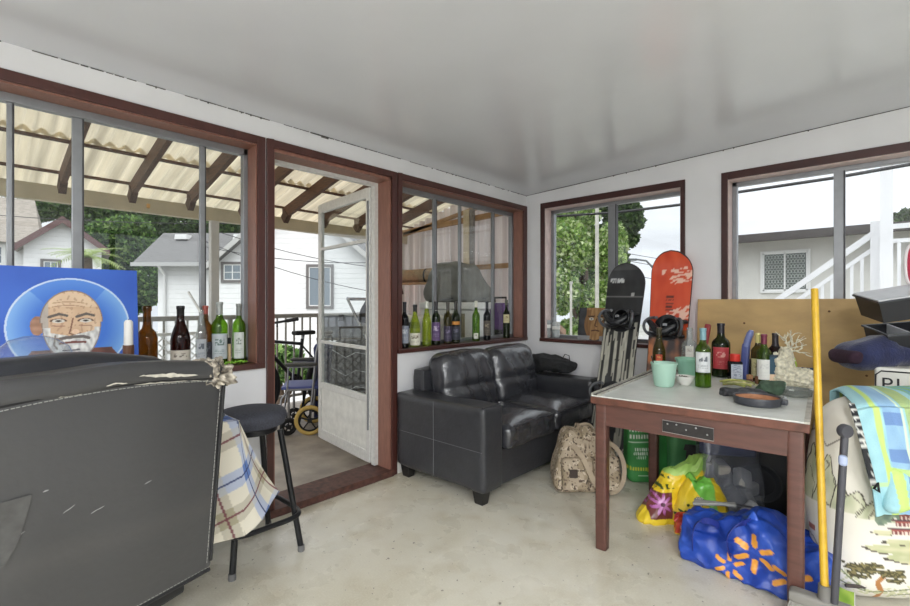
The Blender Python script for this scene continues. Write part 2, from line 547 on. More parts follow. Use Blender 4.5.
b = MB().rbox((0, 0, .19), (dx - .03, dy - .18, .115), .015, 4)
b.build('seat_base', LEATHER, sofa)
MB().rbox((-dx + .07, 0, .40), (.065, dy - .15, .36), .035, 8, fn=wr(.006, 4, 3)).build('back_frame', LEATHER, sofa)
for sgn in (-1, 1):
    yc = sgn * (dy - .10)

    def armf(q, sgn=sgn):
        k = max(0, (q.z + .05) / .26)
        e = 1 + .05 * k ** 3
        q = V((q.x, q.y * e, q.z + .008 * nz(q, 5, sgn * 3)))
        q.z -= .012 * math.cos(q.x / .41 * PI / 2) * (1 if q.z > .2 else 0)
        return q
    a = MB().rbox((0, yc, .345), (dx, .098, .265), .028, 14, fn=armf).build('arm', LEATHER, sofa)
    b = MB(); yo = sgn * (dy + .0015)
    b.tube([(-dx + .02, yo, .335), (dx - .015, yo, .335)], .0022, 5); b.tube([(-.02, yo, .09), (-.02, yo + sgn * .004, .59)], .0022, 5)
    b.build('seam', SEAM, a)
    MB().tube([(dx - .02, sgn * (dy - .01), .605), (dx - .02, sgn * (dy - .19), .605)], .004, 5).build('seam', LEATHER, a)
for k, sgn in enumerate((-1, 1)):
    yc = sgn * .295
    def cush(q, sd=k):
        f = 1 - (q.y / .29) ** 2; g = 1 - ((q.x) / .30) ** 4
        q = q.copy()
        if q.z > 0: q.z += .030 * f * g - .014 * (1 - f * g)
        q.z += .007 * nz(q, 7, 5 + sd); q.x += (.012 * nz((0, q.y * 2, q.z), 14, sd)) if q.x > .2 else 0
        return q
    c = MB().rbox((.115, yc, .385), (.325, .288, .085), .045, 18, fn=cush).build('seat_cushion', LEATHER_SEAT, sofa)
    MB().tube([(.432, yc - .265, .447), (.437, yc, .455), (.432, yc + .265, .447)], .004, 5).build('seam', LEATHER, c)

    def bck(q, sd=k):
        q = q.copy(); fy = 1 - (q.y / .31) ** 2; fz = 1 - (q.z / .25) ** 2
        if q.x > 0: q.x += .05 * max(0, fy) * max(0, fz) + .012 * math.sin(q.y * 34 + q.z * 18 + 4 * nz(q, 4, sd)) * max(0, fz) * (1 if sd == 0 else .45)
        q.z += .02 * fy * (1 if q.z > .15 else 0) + .006 * nz(q, 8, sd + 2)
        if abs(q.z + .02) < .025 and q.x > .05: q.x -= .014
        return q
    m = rotm(0, -.20, 0)
    MB().rbox((-.205, yc, .62), (.105, .292, .245), .085, 22, m=m, fn=bck).build('back_cushion', LEATHER_SEAT, sofa)
for sx in (-1, 1):
    for sy in (-1, 1):
        MB().obox((sx * (dx - .07), sy * (dy - .06), .042), (.085, .075, .084), taper=.72).build('foot', BLACKWOOD, sofa, smooth=False)

# black jacket crumpled on the far arm
def jk(q):
    q = q.copy(); q.z += .03 * nz(q, 9, 2) + .018 * nz(q, 22, 4)
    q.z *= 1 - .6 * max(0, q.x / .2) if q.z > 0 else 1
    q.x += .02 * nz(q, 12, 7); q.y += .02 * nz(q, 12, 8); return q
jp = thing('crumpled_jacket', 'black crumpled jacket lying on the far arm of the black sofa', 'jacket', (-2.24, 3.70, .615))
b = MB().rbox((0, 0, .075), (.23, .105, .075), .06, 20, fn=jk)
b.build('jacket_cloth', mat('black_cloth', (30, 31, 33), rough=.85, var=.4, vs=25, bump=.5, bs=50), jp)
MB().tube([(.10, -.01, .10), (.14, 0, .17), (.18, .0, .16), (.19, 0, .08)], .004, 5).build('drawcord', RUBBER, jp)

# ------------------------------------------------------------------ foreground armchair, seen from behind
ARM_RZ = math.atan2(.962, -.274)
CH = thing('leather_armchair', 'worn black leather armchair with torn corner seen from behind, facing the plaid table', 'armchair', (-1.495, .265, 0), ARM_RZ)
HW = .355


def chair_paint(co):
    u, v = co.x, co.z
    base = (62, 62, 63)
    n = nz((u, 0, v), 3, 1); base = tuple(c + 7 * n for c in base)
    s = nz((u * 1.0, v * 5, 3), 9, 5)
    if abs(v - .62 + .1 * u) < .05: base = mixc(base, (78, 76, 74), .35 * (1 - abs(v - .62 + .1 * u) / .05))
    return base


def backf(q):
    q = q.copy()
    q.y -= .022 * (1 - (q.x / HW) ** 2) * (1 - (q.z / .33) ** 2)          # a slightly crowned panel
    q.x *= 1 - .035 * ((.36 - q.z) / .72) - .02 * (q.z > .30) * (q.z - .3) / .06
    q.z += .028 * (1 - (q.x / HW) ** 2) * (q.z > .2)
    q.y += .05 * (.36 - q.z) / .72 - .0
    q.z += .004 * nz(q, 6, 2); q.y += .004 * nz(q, 5, 4)
    return q
def backy(u, v): return .065 - .065 - .022 * (1 - (u / HW) ** 2) * (1 - ((v - .69) / .33) ** 2) + .05 * (.36 - (v - .69)) / .72 - .0
CHAIRM = painted('worn_black_leather', rough=.42, spec=.5, bump=.1, bs=40)
bk = MB().rbox((0, .065, .69), (HW, .065, .325), .022, 64, fn=backf).build('back_shell', CHAIRM, CH, paint=chair_paint)


def bz(u): return .028 * (1 - (u / HW) ** 2)
# rounded roll along the top, then the cushion that rises in front of it
def rollf(q):
    q = q.copy(); q.z += bz(q.x) + .006 * nz(q, 7, 3); q.y += .004 * nz(q, 9, 1); return q
MB().rbox((0, .055, 1.018), (HW - .004, .064, .034), .030, 40, fn=rollf).build('top_roll', CHAIRM, CH, paint=chair_paint)
def cushf(q):
    q = q.copy(); q.z += .040 * (1 - ((q.x + .04) / .33) ** 2) * (q.z > 0) + .006 * nz(q, 6, 5); q.y += .012 * nz(q, 5, 5); return q
NAVYL = mat('dark_navy_leather', (40, 42, 48), rough=.35, spec=.5, var=.15, vs=12, bump=.15, bs=40)
MB().rbox((-.035, .185, .80), (.30, .065, .27), .05, 18, fn=cushf).build('back_cushion', NAVYL, CH)
# stitching: short light threads following the seam below the roll and down the right edge
def stitches(pts, gap=.011, le=.007, r=.0011):
    b = MB(); acc = 0
    for i in range(len(pts) - 1):
        a, c = V(pts[i]), V(pts[i + 1]); L_ = (c - a).length; d_ = (c - a) / L_
        t = 0
        while t + le < L_:
            b.tube([a + d_ * t, a + d_ * (t + le)], r, 4); t += gap
    return b
THREAD = mat('pale_thread', (150, 150, 146), rough=.8)
st = [(u, -.0035 - .022 * (1 - (u / HW) ** 2) * .14 + .0, .990 + bz(u)) for u in [-.34 + .02 * k for k in range(35)]]
stitches(st).build('stitching', THREAD, bk)
MB().tube([(-.345 + .0345 * k, .0, .999 + bz(-.345 + .0345 * k)) for k in range(21)], .004, 6).build('piping', RUBBER, bk)
side = [(.333 - .012 * (1 - k / 20) * 1.0, -.006 + .05 * (1 - k / 20), .40 + .58 * k / 20) for k in range(21)]
MB().tube([(p[0] + .012, p[1] + .004, p[2]) for p in side], .006, 6).build('piping', RUBBER, bk)
stitches([(p[0] - .004, p[1] - .001, p[2]) for p in side]).build('stitching', THREAD, bk)
bot = [(u, .050 - .0, .372) for u in [-.33 + .033 * k for k in range(21)]]
MB().tube(bot, .007, 6).build('piping', RUBBER, bk)
stitches([(p[0], p[1] - .008, p[2] + .012) for p in bot]).build('stitching', THREAD, bk)
# scratches: leather flaked to its pale backing
b = MB(); r2 = random.Random(5)
def flake(u0, z0, ln, th, sl):
    n = 16; up = []; dn = []
    for k in range(n + 1):
        t = k / n; u = u0 + ln * t; z = z0 + sl * ln * t + .003 * nz((u, z0, 0), 60)
        w = th * math.sin(PI * t) ** .5 * (.5 + abs(nz((u, z0, 5), 70)))
        up.append((u, z + w)); dn.append((u, z - w))
    poly = up + dn[::-1]
    return poly
FLK = mat('torn_lining', (188, 184, 172), rough=.9, var=.25, vs=60)
for (u0, z0, ln_, th, sl) in ((.08, 1.022, .17, .006, -.06), (.07, .998, .23, .0035, -.03), (.0, 1.008, .05, .002, -.02), (-.10, .995, .05, .002, .0), (-.25, 1.03, .05, .004, -.1)):
    pl = flake(u0, z0, ln_, th, sl)
    MB().prism(pl, lambda u, v, w: V((u, -.0125 + w + .020 * abs(v - 1.012) / .03 * (abs(v - 1.012) > .012), v + bz(u) * .9)), .012).build('scuff', FLK, bk, smooth=False)
for (u0, z0, ln_, th, sl) in ((-.22, .70, .06, .0022, .35), (-.09, .735, .025, .002, .5), (-.13, .80, .012, .003, .2), (-.03, .71, .03, .0016, .3), (.10, .74, .02, .0012, .1), (-.24, .895, .02, .003, 0)):
    pl = flake(u0, z0, ln_, th, sl)
    MB().prism(pl, lambda u, v, w: V((u, backy(u, v) - .0016 + w, v)), .003).build('scuff', mat('light_scuff', (140, 141, 140), rough=.7), bk, smooth=False)
def tear(q):
    q = q * (1 + .55 * nz(q, 45, 3) + .25 * nz(q, 110, 4)); return q
def tear_paint(co): return mixc((196, 188, 172), (78, 72, 64), .5 + 1.2 * nz(co, 70, 2))
MB().rbox((.330, .040, 1.012), (.046, .06, .044), .04, 30, fn=tear).build('torn_corner', painted('torn_stuffing', rough=.95), bk, paint=tear_paint)
# a strip of clear tape low on the back
tp = [(-.40, .565), (-.292, .562), (-.312, .478), (-.33, .43), (-.40, .43)]
tp = [(-.31, .80), (-.150, .805), (-.172, .705), (-.195, .66), (-.31, .665)]
b = MB(); b.prism(tp, lambda u, v, w: V((u, backy(u, v) - .003 - .002 * w, v)), 1)
b.build('tape_patch', mat('clear_tape', (68, 68, 68), rough=.2, var=.25, vs=40), bk, smooth=False)
# seat, arms and base (hidden by the back from here)
MB().rbox((0, .275, .42), (.29, .155, .075), .05, 12).build('seat', LEATHER, CH)
for s_ in (-1, 1):
    MB().rbox((s_ * (HW - .045), .265, .50), (.045, .155, .14), .035, 10).build('arm', LEATHER, CH)
MB().rbox((0, .27, .315), (.30, .15, .03), .02, 6).build('seat_frame', DKMETAL, CH)
MB().lathe([(0, .07), (.04, .07), (.04, .10), (.028, .11), (.028, .29), (.06, .30), (0, .30)], (0, .24, 0)).build('gas_column', DKMETAL, CH)
for k in range(5):
    a = 2 * PI * k / 5 + .95; c_, s_ = math.cos(a), math.sin(a)
    lg = MB().bar((0, .24, .09), (c_ * .20, .24 + s_ * .20, .075), .045, .03).build('leg', DKMETAL, CH, smooth=False, bevel=.006)
    MB().lathe([(0, -.012), (.026, -.012), (.028, -.006), (.028, .006), (.026, .012), (0, .012)], (c_ * .20, .24 + s_ * .20, .030), 16, rotm(0, PI / 2, a + 1.2)).build('caster', RUBBER, lg)

# ------------------------------------------------------------------ plaid table
TX0, TX1, TY0, TY1, TZ = -2.585, -1.985, -.95, .795, .755
tb = thing('dining_table', 'small table against the left wall hidden under a plaid cloth', 'table', ((TX0 + TX1) / 2, (TY0 + TY1) / 2, 0))
hx_, hy_ = (TX1 - TX0) / 2, (TY1 - TY0) / 2
TW = mat('table_wood', (110, 74, 52), rough=.5, var=.2, vs=12)
MB().box(-hx_, hx_, -hy_, hy_, TZ - .03, TZ - .004).build('tabletop', TW, tb, smooth=False, bevel=.004)
for sy in (-.45, .45):
    q = MB().lathe([(0, .02), (.035, .02), (.03, .06), (.03, TZ - .05), (.06, TZ - .03), (0, TZ - .03)], (-.02, sy, 0), 16).build('leg', TW, tb)
    MB().box(-.24, .20, sy - .03, sy + .03, 0, .03).build('leg_foot', TW, q, smooth=False, bevel=.006)


def plaid(u, v):
    cream = (220, 214, 198); blue = (96, 122, 178); pale = (190, 196, 206); gry = (190, 184, 168); red = (108, 58, 66); nav = (52, 62, 104)
    def band(t):
        t = t % .30
        if t < .075: return 1
        if .135 < t < .205: return 2
        return 0
    bu, bv = band(u), band(v)
    c = cream
    if bu == 1 and bv == 1: c = blue
    elif bu == 1 or bv == 1: c = (176, 184, 204)
    if bu == 2 and bv == 2: c = (160, 154, 130)
    elif (bu == 2 or bv == 2) and c == cream: c = gry
    elif bu == 2 or bv == 2: c = mixc(c, gry, .45)
    for t in (u % .30, v % .30):
        if abs(t - .0375) < .004: c = mixc(c, nav, .85)
        if abs(t - .17) < .0045: c = mixc(c, red, .85)
    return c


CLOTH = painted('plaid_cotton', rough=.85, bump=.08, bs=200)
MB_cloth = MB(); UVS = {}
zt = TZ + .001
OV, EY = .46, .27
def cl_top(i, j):
    p = V((TX0 + .01 + (TX1 + .008 - TX0 - .01) * i, TY0 - .005 + (TY1 + .013 - TY0) * j, zt)); UVS[tuple(round(c, 4) for c in p)] = (p.x, p.y); return p
def cl_side(i, j):
    a = OV * i; y0 = TY0 - .005 + (TY1 + .013 - TY0) * j
    rip = .018 * math.sin(y0 * 17) * i * (1 - .0 * j)
    p = V((TX1 + .008 + .012 * min(1, i * 6) + rip + .03 * i * i, y0, zt - a)); UVS[tuple(round(c, 4) for c in p)] = (TX1 + a, y0); return p
def cl_fan(i, j):                # the corner fold, swinging out past the table's end
    a = OV * i; b_ = EY * j
    p0 = cl_side(i, 1.0)
    k = i
    p = V((p0.x + .02 * math.sin(j * 5) * i - .05 * j * k, p0.y + .68 * b_ * k, p0.z + .105 * j * k * k)); UVS[tuple(round(c, 4) for c in p)] = (TX1 + a, TY1 + b_); return p
def cl_back(i, j):               # from the fold's tip back to the table's end
    p1 = cl_fan(i, 1.0); p2 = V((TX1 - .13, TY1 + .012, zt - .34 * i)); k = j
    p = p1.lerp(p2, k); 
    if i == 0: p = V((TX1 + .008 - .138 * j, TY1 + .012, zt))
    UVS[tuple(round(c, 4) for c in p)] = (TX1 + OV * i - .2 * j, TY1 + EY + .15 * j); return p
def cl_end(i, j):
    x = TX1 - .13 + (TX0 + .01 - TX1 + .13) * j
    p = V((x, TY1 + .012 + .004 * math.sin(x * 30) * i, zt - .34 * i)); UVS[tuple(round(c, 4) for c in p)] = (x, TY1 + .34 * i); return p
MB_cloth.grid(cl_top, 90, 340); MB_cloth.grid(cl_side, 170, 340); MB_cloth.grid(cl_fan, 170, 130); MB_cloth.grid(cl_back, 170, 70); MB_cloth.grid(cl_end, 24, 24)
def cl_paint(co):
    k = UVS.get(tuple(round(c, 4) for c in co)) or (co.x, co.y)
    return plaid(k[0] * .98 + k[1] * .30 + .02, k[1] * .98 - k[0] * .30 + .16)
cl = MB_cloth.build('tablecloth', CLOTH, None, paint=cl_paint, solid=.002)
tag(cl, 'cream and blue plaid tablecloth hanging off the table beside the bar stool', 'tablecloth')

# a small dark remote on the cloth
rm = thing('remote_control', 'small grey remote control on the plaid tablecloth near the bar stool', 'remote', (-2.10, .735, TZ + .003), .9)
MB().rbox((0, 0, .009), (.055, .02, .009), .006, 6).build('remote_body', mat('grey_plastic', (120, 122, 126), rough=.5), rm)
b = MB()
for i in range(5):
    for j in (-1, 0, 1): b.box(-.035 + i * .015 - .004, -.035 + i * .015 + .004, j * .011 - .0035, j * .011 + .0035, .0178, .0195)
b.build('buttons', RUBBER, rm, smooth=False)

# ------------------------------------------------------------------ bar stool
STX, STY = -2.335, 1.015
sl_ = thing('bar_stool', 'bar stool with round dark grey seat between the plaid table and the doorway', 'stool', (STX, STY, 0))
SEATF = mat('charcoal_seat_fabric', (66, 68, 78), rough=.8, var=.25, vs=120, bump=.35, bs=140)
MB().lathe([(0, .628), (.13, .628), (.154, .640), (.165, .668), (.163, .692), (.149, .708), (.11, .717), (.06, .721), (0, .722)], n=40).build('seat', SEATF, sl_)
MB().lathe([(0, .60), (.115, .60), (.12, .605), (.12, .629), (0, .629)], n=32).build('seat_pan', DKMETAL, sl_)
for sx in (-1, 1):
    for sy in (-1, 1):
        fx_, fy_ = sx * .180, sy * .168
        lg = MB().tube([(sx * .105, sy * .095, .61), (fx_, fy_, .012)], .0145, 12).build('leg', DKMETAL, sl_)
        MB().lathe([(0, 0), (.016, 0), (.017, .004), (.0165, .03), (0, .03)], (fx_ + sx * .0, fy_, 0), 12).build('rubber_foot', mat('grey_rubber', (110, 110, 110), rough=.6), lg)
rp = []
for k in range(48):
    t = 2 * PI * k / 48; cx, cy = math.cos(t), math.sin(t); e = .45
    rp.append((math.copysign(abs(cx) ** e, cx) * .196, math.copysign(abs(cy) ** e, cy) * .186, .185))
MB().tube(rp, .0125, 10, closed=True).build('foot_ring', DKMETAL, sl_)

# ------------------------------------------------------------------ work table
WT = thing('work_table', 'brown wooden work table with worn white top by the window', 'table', (-1.098, 2.187, 0), .079)
TOPZ = .78; TWD, TLN = .882, 1.12
WOOD = mat('reddish_brown_wood', (90, 58, 50), rough=.38, var=.22, vs=7, stretch=(1, 1, 5), bump=.06, bs=60)
EDGE = mat('worn_edge_wood', (98, 58, 44), rough=.5, var=.35, vs=18)
TOPM = mat('worn_white_laminate', (206, 208, 202), rough=.38, var=.07, vs=12, bump=.05, bs=40)
MB().box(.004, TWD - .004, .004, TLN - .004, TOPZ - .006, TOPZ).build('tabletop', TOPM, WT, smooth=False)
b = MB(); b.box(0, TWD, 0, TLN, TOPZ - .042, TOPZ - .0065)
b.build('top_edge', EDGE, WT, smooth=False, bevel=.003)
b = MB(); b.box(.0, .012, .01, TLN - .01, TOPZ - .003, TOPZ + .009); b.box(.032, .044, .01, TLN - .01, TOPZ - .003, TOPZ + .007)
b.build('edge_rail', mat('worn_rail', (176, 172, 162), rough=.5, var=.3, vs=30), WT, smooth=False)
MB().box(.012, .032, .01, TLN - .01, TOPZ - .001, TOPZ + .002).build('edge_slot', mat('dark_slot', (64, 60, 56), rough=.7), WT, smooth=False)
b = MB(); b.box(TWD - .018, TWD + .001, .0, TLN, TOPZ - .006, TOPZ + .003)
b.build('edge_rail', mat('worn_rail', (176, 172, 162)), WT, smooth=False)
b = MB()
b.box(.055, TWD - .055, .022, .042, TOPZ - .150, TOPZ - .042); b.box(.055, TWD - .055, TLN - .157, TLN - .137, TOPZ - .150, TOPZ - .042)
b.box(.022, .042, .055, TLN - .16, TOPZ - .150, TOPZ - .042); b.box(TWD - .042, TWD - .022, .055, TLN - .16, TOPZ - .150, TOPZ - .042)
b.build('apron', WOOD, WT, smooth=False, bevel=.002)
for lx in (.045, TWD - .045):
    for ly in (.045, TLN - .16):
        MB().rbox((lx, ly, (TOPZ - .042) / 2), (.0285, .0285, (TOPZ - .042) / 2), .009, 6).build('leg', WOOD, WT)
q = MB()
q.prism([(.34, .705), (.55, .700), (.55, .645), (.34, .652)], lambda u, v, w: V((u, .0185 - w, v)), .006)
pl_ = q.build('metal_plate', mat('black_plate', (46, 44, 44), rough=.45, metal=.4, var=.3, vs=40), WT, smooth=False)
for u, v in ((.362, .690), (.40, .692), (.44, .675), (.48, .690), (.525, .668)): MB().lathe([(0, .004), (.003, .003), (.0045, 0)], (u, .013, v), 10, rotm(PI / 2, 0, 0)).build('screw', mat('steel', (170, 170, 170), rough=.3, metal=.9), pl_)
b = MB(); e_ = [(.34, .705), (.55, .700), (.55, .645), (.34, .652)]
b.tube([(u, .013, v) for u, v in e_], .0016, 5, closed=True); b.build('plate_rim', mat('pale_rim', (150, 148, 144), rough=.5), pl_)
# ================================================================== BOTTLES
G_GREEN = glass('green_bottle_glass', (150, 186, 74), haze=.10, hazec=(120, 160, 50))
G_LIME = glass('yellow_green_bottle_glass', (206, 216, 96), haze=.22, hazec=(170, 190, 60))
G_DARK = glass('dark_green_bottle_glass', (108, 128, 62), haze=.12, hazec=(44, 60, 28))
G_OLIVE = glass('olive_bottle_glass', (150, 142, 66), haze=.14, hazec=(110, 100, 40))
G_AMBER = glass('amber_bottle_glass', (160, 112, 40), haze=.25, hazec=(120, 84, 24))
G_BROWN = glass('brown_bottle_glass', (86, 44, 34), haze=.25, hazec=(60, 26, 20))
G_CLEAR = glass('clear_bottle_glass', (236, 240, 238), ior=1.6, haze=.10)
G_BLACK = glass('black_bottle_glass', (40, 44, 50), haze=.3, hazec=(24, 26, 32))
LABELM = painted('bottle_label', rough=.6)

PROF = {
    'straight': [(0, .004), (.8, 0), (1, .012), (1, .60), (.97, .645), (.80, .69), (.50, .735), (.40, .78), (.375, .95), (.42, .955), (.42, .985), (.40, 1)],
    'sloping': [(0, .004), (.8, 0), (1, .012), (1, .46), (.93, .53), (.75, .62), (.54, .70), (.40, .78), (.36, .94), (.41, .95), (.41, .985), (.39, 1)],
    'slim': [(0, .004), (.8, 0), (1, .012), (1, .50), (.94, .57), (.75, .66), (.55, .75), (.42, .85), (.38, .95), (.43, .955), (.43, .985), (.40, 1)],
    'flask': [(0, .004), (.85, 0), (1, .02), (1.02, .35), (1, .52), (.85, .60), (.5, .66), (.40, .72), (.38, .92), (.46, .925), (.46, .985), (.43, 1)],
}


def bottle(pos, h, r, shape, gm, text, lab=None, cap=None, group=None, name='wine_bottle', cat='bottle', capfrom=.80, dots=None):
    """lab = (z0, z1, half angle, ground colour, ink colour)"""
    t = thing(name, text, cat, pos, 0, group)
    pr = [(a * r, b_ * h) for a, b_ in PROF[shape]]
    MB().lathe(pr, n=28).build('glass_body', gm, t)
    a0 = math.atan2(-pos[1], -pos[0])
    if lab:
        labs = lab if isinstance(lab, list) else [lab]
        for z0, z1, ha, gc, ic in labs:
            seed = RND.random() * 50
            def lp(co, z0=z0, z1=z1, gc=gc, ic=ic, seed=seed, ha=ha):
                v = (co.z / h - z0) / (z1 - z0); a = (math.atan2(co.y, co.x) - a0 + PI) % (2 * PI) - PI; u = a / ha
                if abs(u) > .93 or v < .05 or v > .95: return mixc(gc, ic, .25)
                if .55 < v < .80 and abs(u) < .5 and nz((u * 3, v * 9, seed), 1.5) > -.05: return ic
                if .2 < v < .42 and abs(u) < .65 and math.sin(v * 90) > .2 and nz((u * 6, v * 3, seed), 2) > -.1: return mixc(gc, ic, .7)
                return mixc(gc, ic, .12 * (1 + nz((u, v, seed), 3)))
            MB().grid(lambda i, j, z0=z0, z1=z1, ha=ha: V(((r + .0009) * math.cos(a0 - ha + 2 * ha * i), (r + .0009) * math.sin(a0 - ha + 2 * ha * i), h * (z0 + (z1 - z0) * j))), 36, 36).build('label', LABELM, t, paint=lp)
    if cap:
        cm = mat('foil_%02x%02x%02x' % cap, cap, rough=.35, metal=.2)
        pc = [(a + .0011, b_) for a, b_ in pr if b_ >= capfrom * h - 1e-6]
        pc = [(pc[0][0], capfrom * h)] + pc + [(0, h + .0015)]
        MB().lathe(pc, n=20).build('neck_foil', cm, t)
    else:
        MB().lathe([(.40 * r - .004, .98 * h), (.36 * r, 1.0 * h), (.40 * r, 1.002 * h), (.42 * r, .985 * h)], n=16).build('rim', gm, t)
    return t


LS = 'bottles on the left window sill'
xs = -2.690
def sillL(px): p = on_x(px, 340, xs); return V((xs, p.y, SILL))
bottle(sillL(147), .325, .045, 'flask', G_AMBER, 'wide amber bottle at the painting end of the left sill', None, None, LS)
bottle(sillL(180.5), .325, .046, 'sloping', G_BROWN, 'dark brown sloping-shoulder bottle with cream base label on left sill', (.06, .30, 1.3, (206, 200, 186), (120, 110, 100)), (34, 32, 34), LS)
p = sillL(199.5); p.x = -2.662; bottle(p, .30, .028, 'slim', G_CLEAR, 'slim clear empty bottle on the left sill between brown and amber ones', (.12, .5, .9, (176, 180, 184), (90, 96, 104)), None, LS)
p = sillL(206.5); p.x = -2.706; bottle(p, .325, .034, 'straight', G_AMBER, 'amber bottle with dark label half behind the slim clear bottle', (.06, .40, 1.3, (38, 38, 46), (90, 90, 100)), (150, 72, 60), LS, capfrom=.86)
bottle(sillL(219.5), .345, .041, 'straight', G_GREEN, 'tall bright green bottle with pale label and grey capsule, left sill', (.10, .50, 1.15, (190, 196, 200), (96, 116, 110)), (150, 154, 150), LS)
p = sillL(240); p.x = -2.705; bottle(p, .335, .036, 'straight', G_GREEN, 'bright green bottle right against the jamb of the left window', (.08, .52, .8, (206, 210, 206), (120, 130, 120)), (120, 124, 120), LS)
p = sillL(229.5)
pg = thing('wooden_peg', 'small pale wooden peg standing between the two green sill bottles', 'peg', (xs - .0, p.y - .002, SILL))
MB().lathe([(0, 0), (.009, 0), (.0095, .004), (.009, .11), (0, .112)], n=12).build('peg_body', mat('pale_wood', (206, 178, 140), rough=.6), pg)
MB().lathe([(.0095, .112), (.010, .113), (.010, .145), (0, .147)], n=12).build('peg_cap', RUBBER, pg)
# white stick stuck in the clear bottle's neck
p = sillL(199.5); a = V((-2.662, p.y, SILL + .296)); q = deep(192.5, 285, (a.length) * 1.0)
st_ = MB().bar((-2.662, p.y + .0, SILL + .285), (-2.69, p.y - .055, SILL + .40), .022, .010).build('wooden_spatula', mat('pale_grey_wood', (196, 196, 192), rough=.6), None, smooth=False, bevel=.003)
tag(st_, 'pale flat wooden stick leaning out of the clear bottle on the left sill', 'stick')
# crumpled green ribbon at the bottles' feet
b = MB()
y0 = sillL(214).y; y1 = sillL(246).y
pts = [(xs + .058 + .012 * math.sin(k * 1.1), y0 + (y1 - y0) * k / 40 - .02, SILL + .006 + .012 * abs(math.sin(k * .8))) for k in range(41)]
b.tube(pts, .005, 6)
tag(b.build('green_ribbon', mat('bright_green_ribbon', (120, 170, 50), rough=.6)), 'bright green twisted ribbon lying before the green bottles on left sill', 'ribbon')

RS = 'bottles on the sill above the sofa'
xs2 = -2.672
def sillR(px): p = on_x(px, 340, xs2); return V((xs2, p.y, SILL))
INK = (60, 60, 70)
bottle(sillR(404.6), .345, .032, 'straight', G_BLACK, 'near-black bottle with silver-grey label beside the door post, sofa sill', (.10, .48, 1.2, (120, 126, 140), (200, 204, 210)), (30, 32, 40), RS)
bottle(sillR(415), .325, .041, 'sloping', G_LIME, 'lime sloping-shoulder bottle with wide white label, sofa sill', (.04, .33, 1.35, (226, 224, 210), (110, 100, 80)), (36, 38, 40), RS)
bottle(sillR(426.7), .350, .036, 'slim', G_LIME, 'unlabelled pale lime bottle with silver-white neck, sofa sill', None, (198, 200, 190), RS, capfrom=.84)
bottle(sillR(436), .350, .036, 'straight', G_DARK, 'dark bottle with round purple label on the sofa sill', (.10, .52, 1.1, (74, 50, 96), (196, 186, 206)), (34, 30, 36), RS)
bottle(sillR(447.8), .345, .035, 'straight', G_OLIVE, 'olive bottle with black-violet label next to an orange-banded one', (.06, .42, 1.2, (52, 46, 66), (130, 120, 150)), (70, 66, 60), RS)
bottle(sillR(455.8), .350, .036, 'straight', G_DARK, 'dark bottle with an orange band and slate label, sofa sill', [(.44, .52, 1.2, (196, 120, 40), (230, 190, 110)), (.08, .40, 1.2, (44, 46, 56), (110, 110, 130))], (40, 36, 34), RS)
bottle(sillR(476), .355, .034, 'straight', G_GREEN, 'clear green bottle with a small white seal low down, sofa sill', (.06, .20, .6, (226, 226, 216), (140, 140, 120)), (206, 204, 190), RS, capfrom=.84)
bottle(sillR(487), .350, .033, 'straight', G_BLACK, 'near-black bottle with dull brown label beside the clear green one', (.12, .50, 1.1, (70, 64, 58), (150, 140, 120)), (32, 34, 40), RS)
bottle(sillR(506.4), .365, .034, 'straight', G_DARK, 'lone dark green bottle with cream shield label near the corner', (.40, .62, .95, (220, 212, 170), (120, 104, 60)), (92, 96, 80), RS, capfrom=.86)

# glasses on the back window's sill
def tumbler(pos, h, r, text):
    t = thing('glass_tumbler', text, 'glass', pos, 0, 'tumblers on the back sill')
    MB().lathe([(0, 0), (r * .82, 0), (r * .86, .006), (r, h), (r - .003, h), (r * .84 - .002, .012), (0, .012)], n=24).build('glass_wall', glass('frosted_tumbler', (236, 238, 238), haze=.35), t)
    MB().lathe([(r * .93 + .0015, h * .55), (r * .97 + .0015, h * .75)], n=24).build('frosted_band', mat('frosted_white', (226, 226, 222), rough=.8), t)
y_ = YB + .06
q = on_y(547, 330, y_); tumbler((q.x, y_, SILL), .17, .042, 'tall frosted tumbler nearest the corner on the back window sill')
q = on_y(556, 330, y_ + .02); tumbler((q.x, y_ + .02, SILL), .15, .040, 'shorter frosted tumbler beside the small portrait on the back sill')

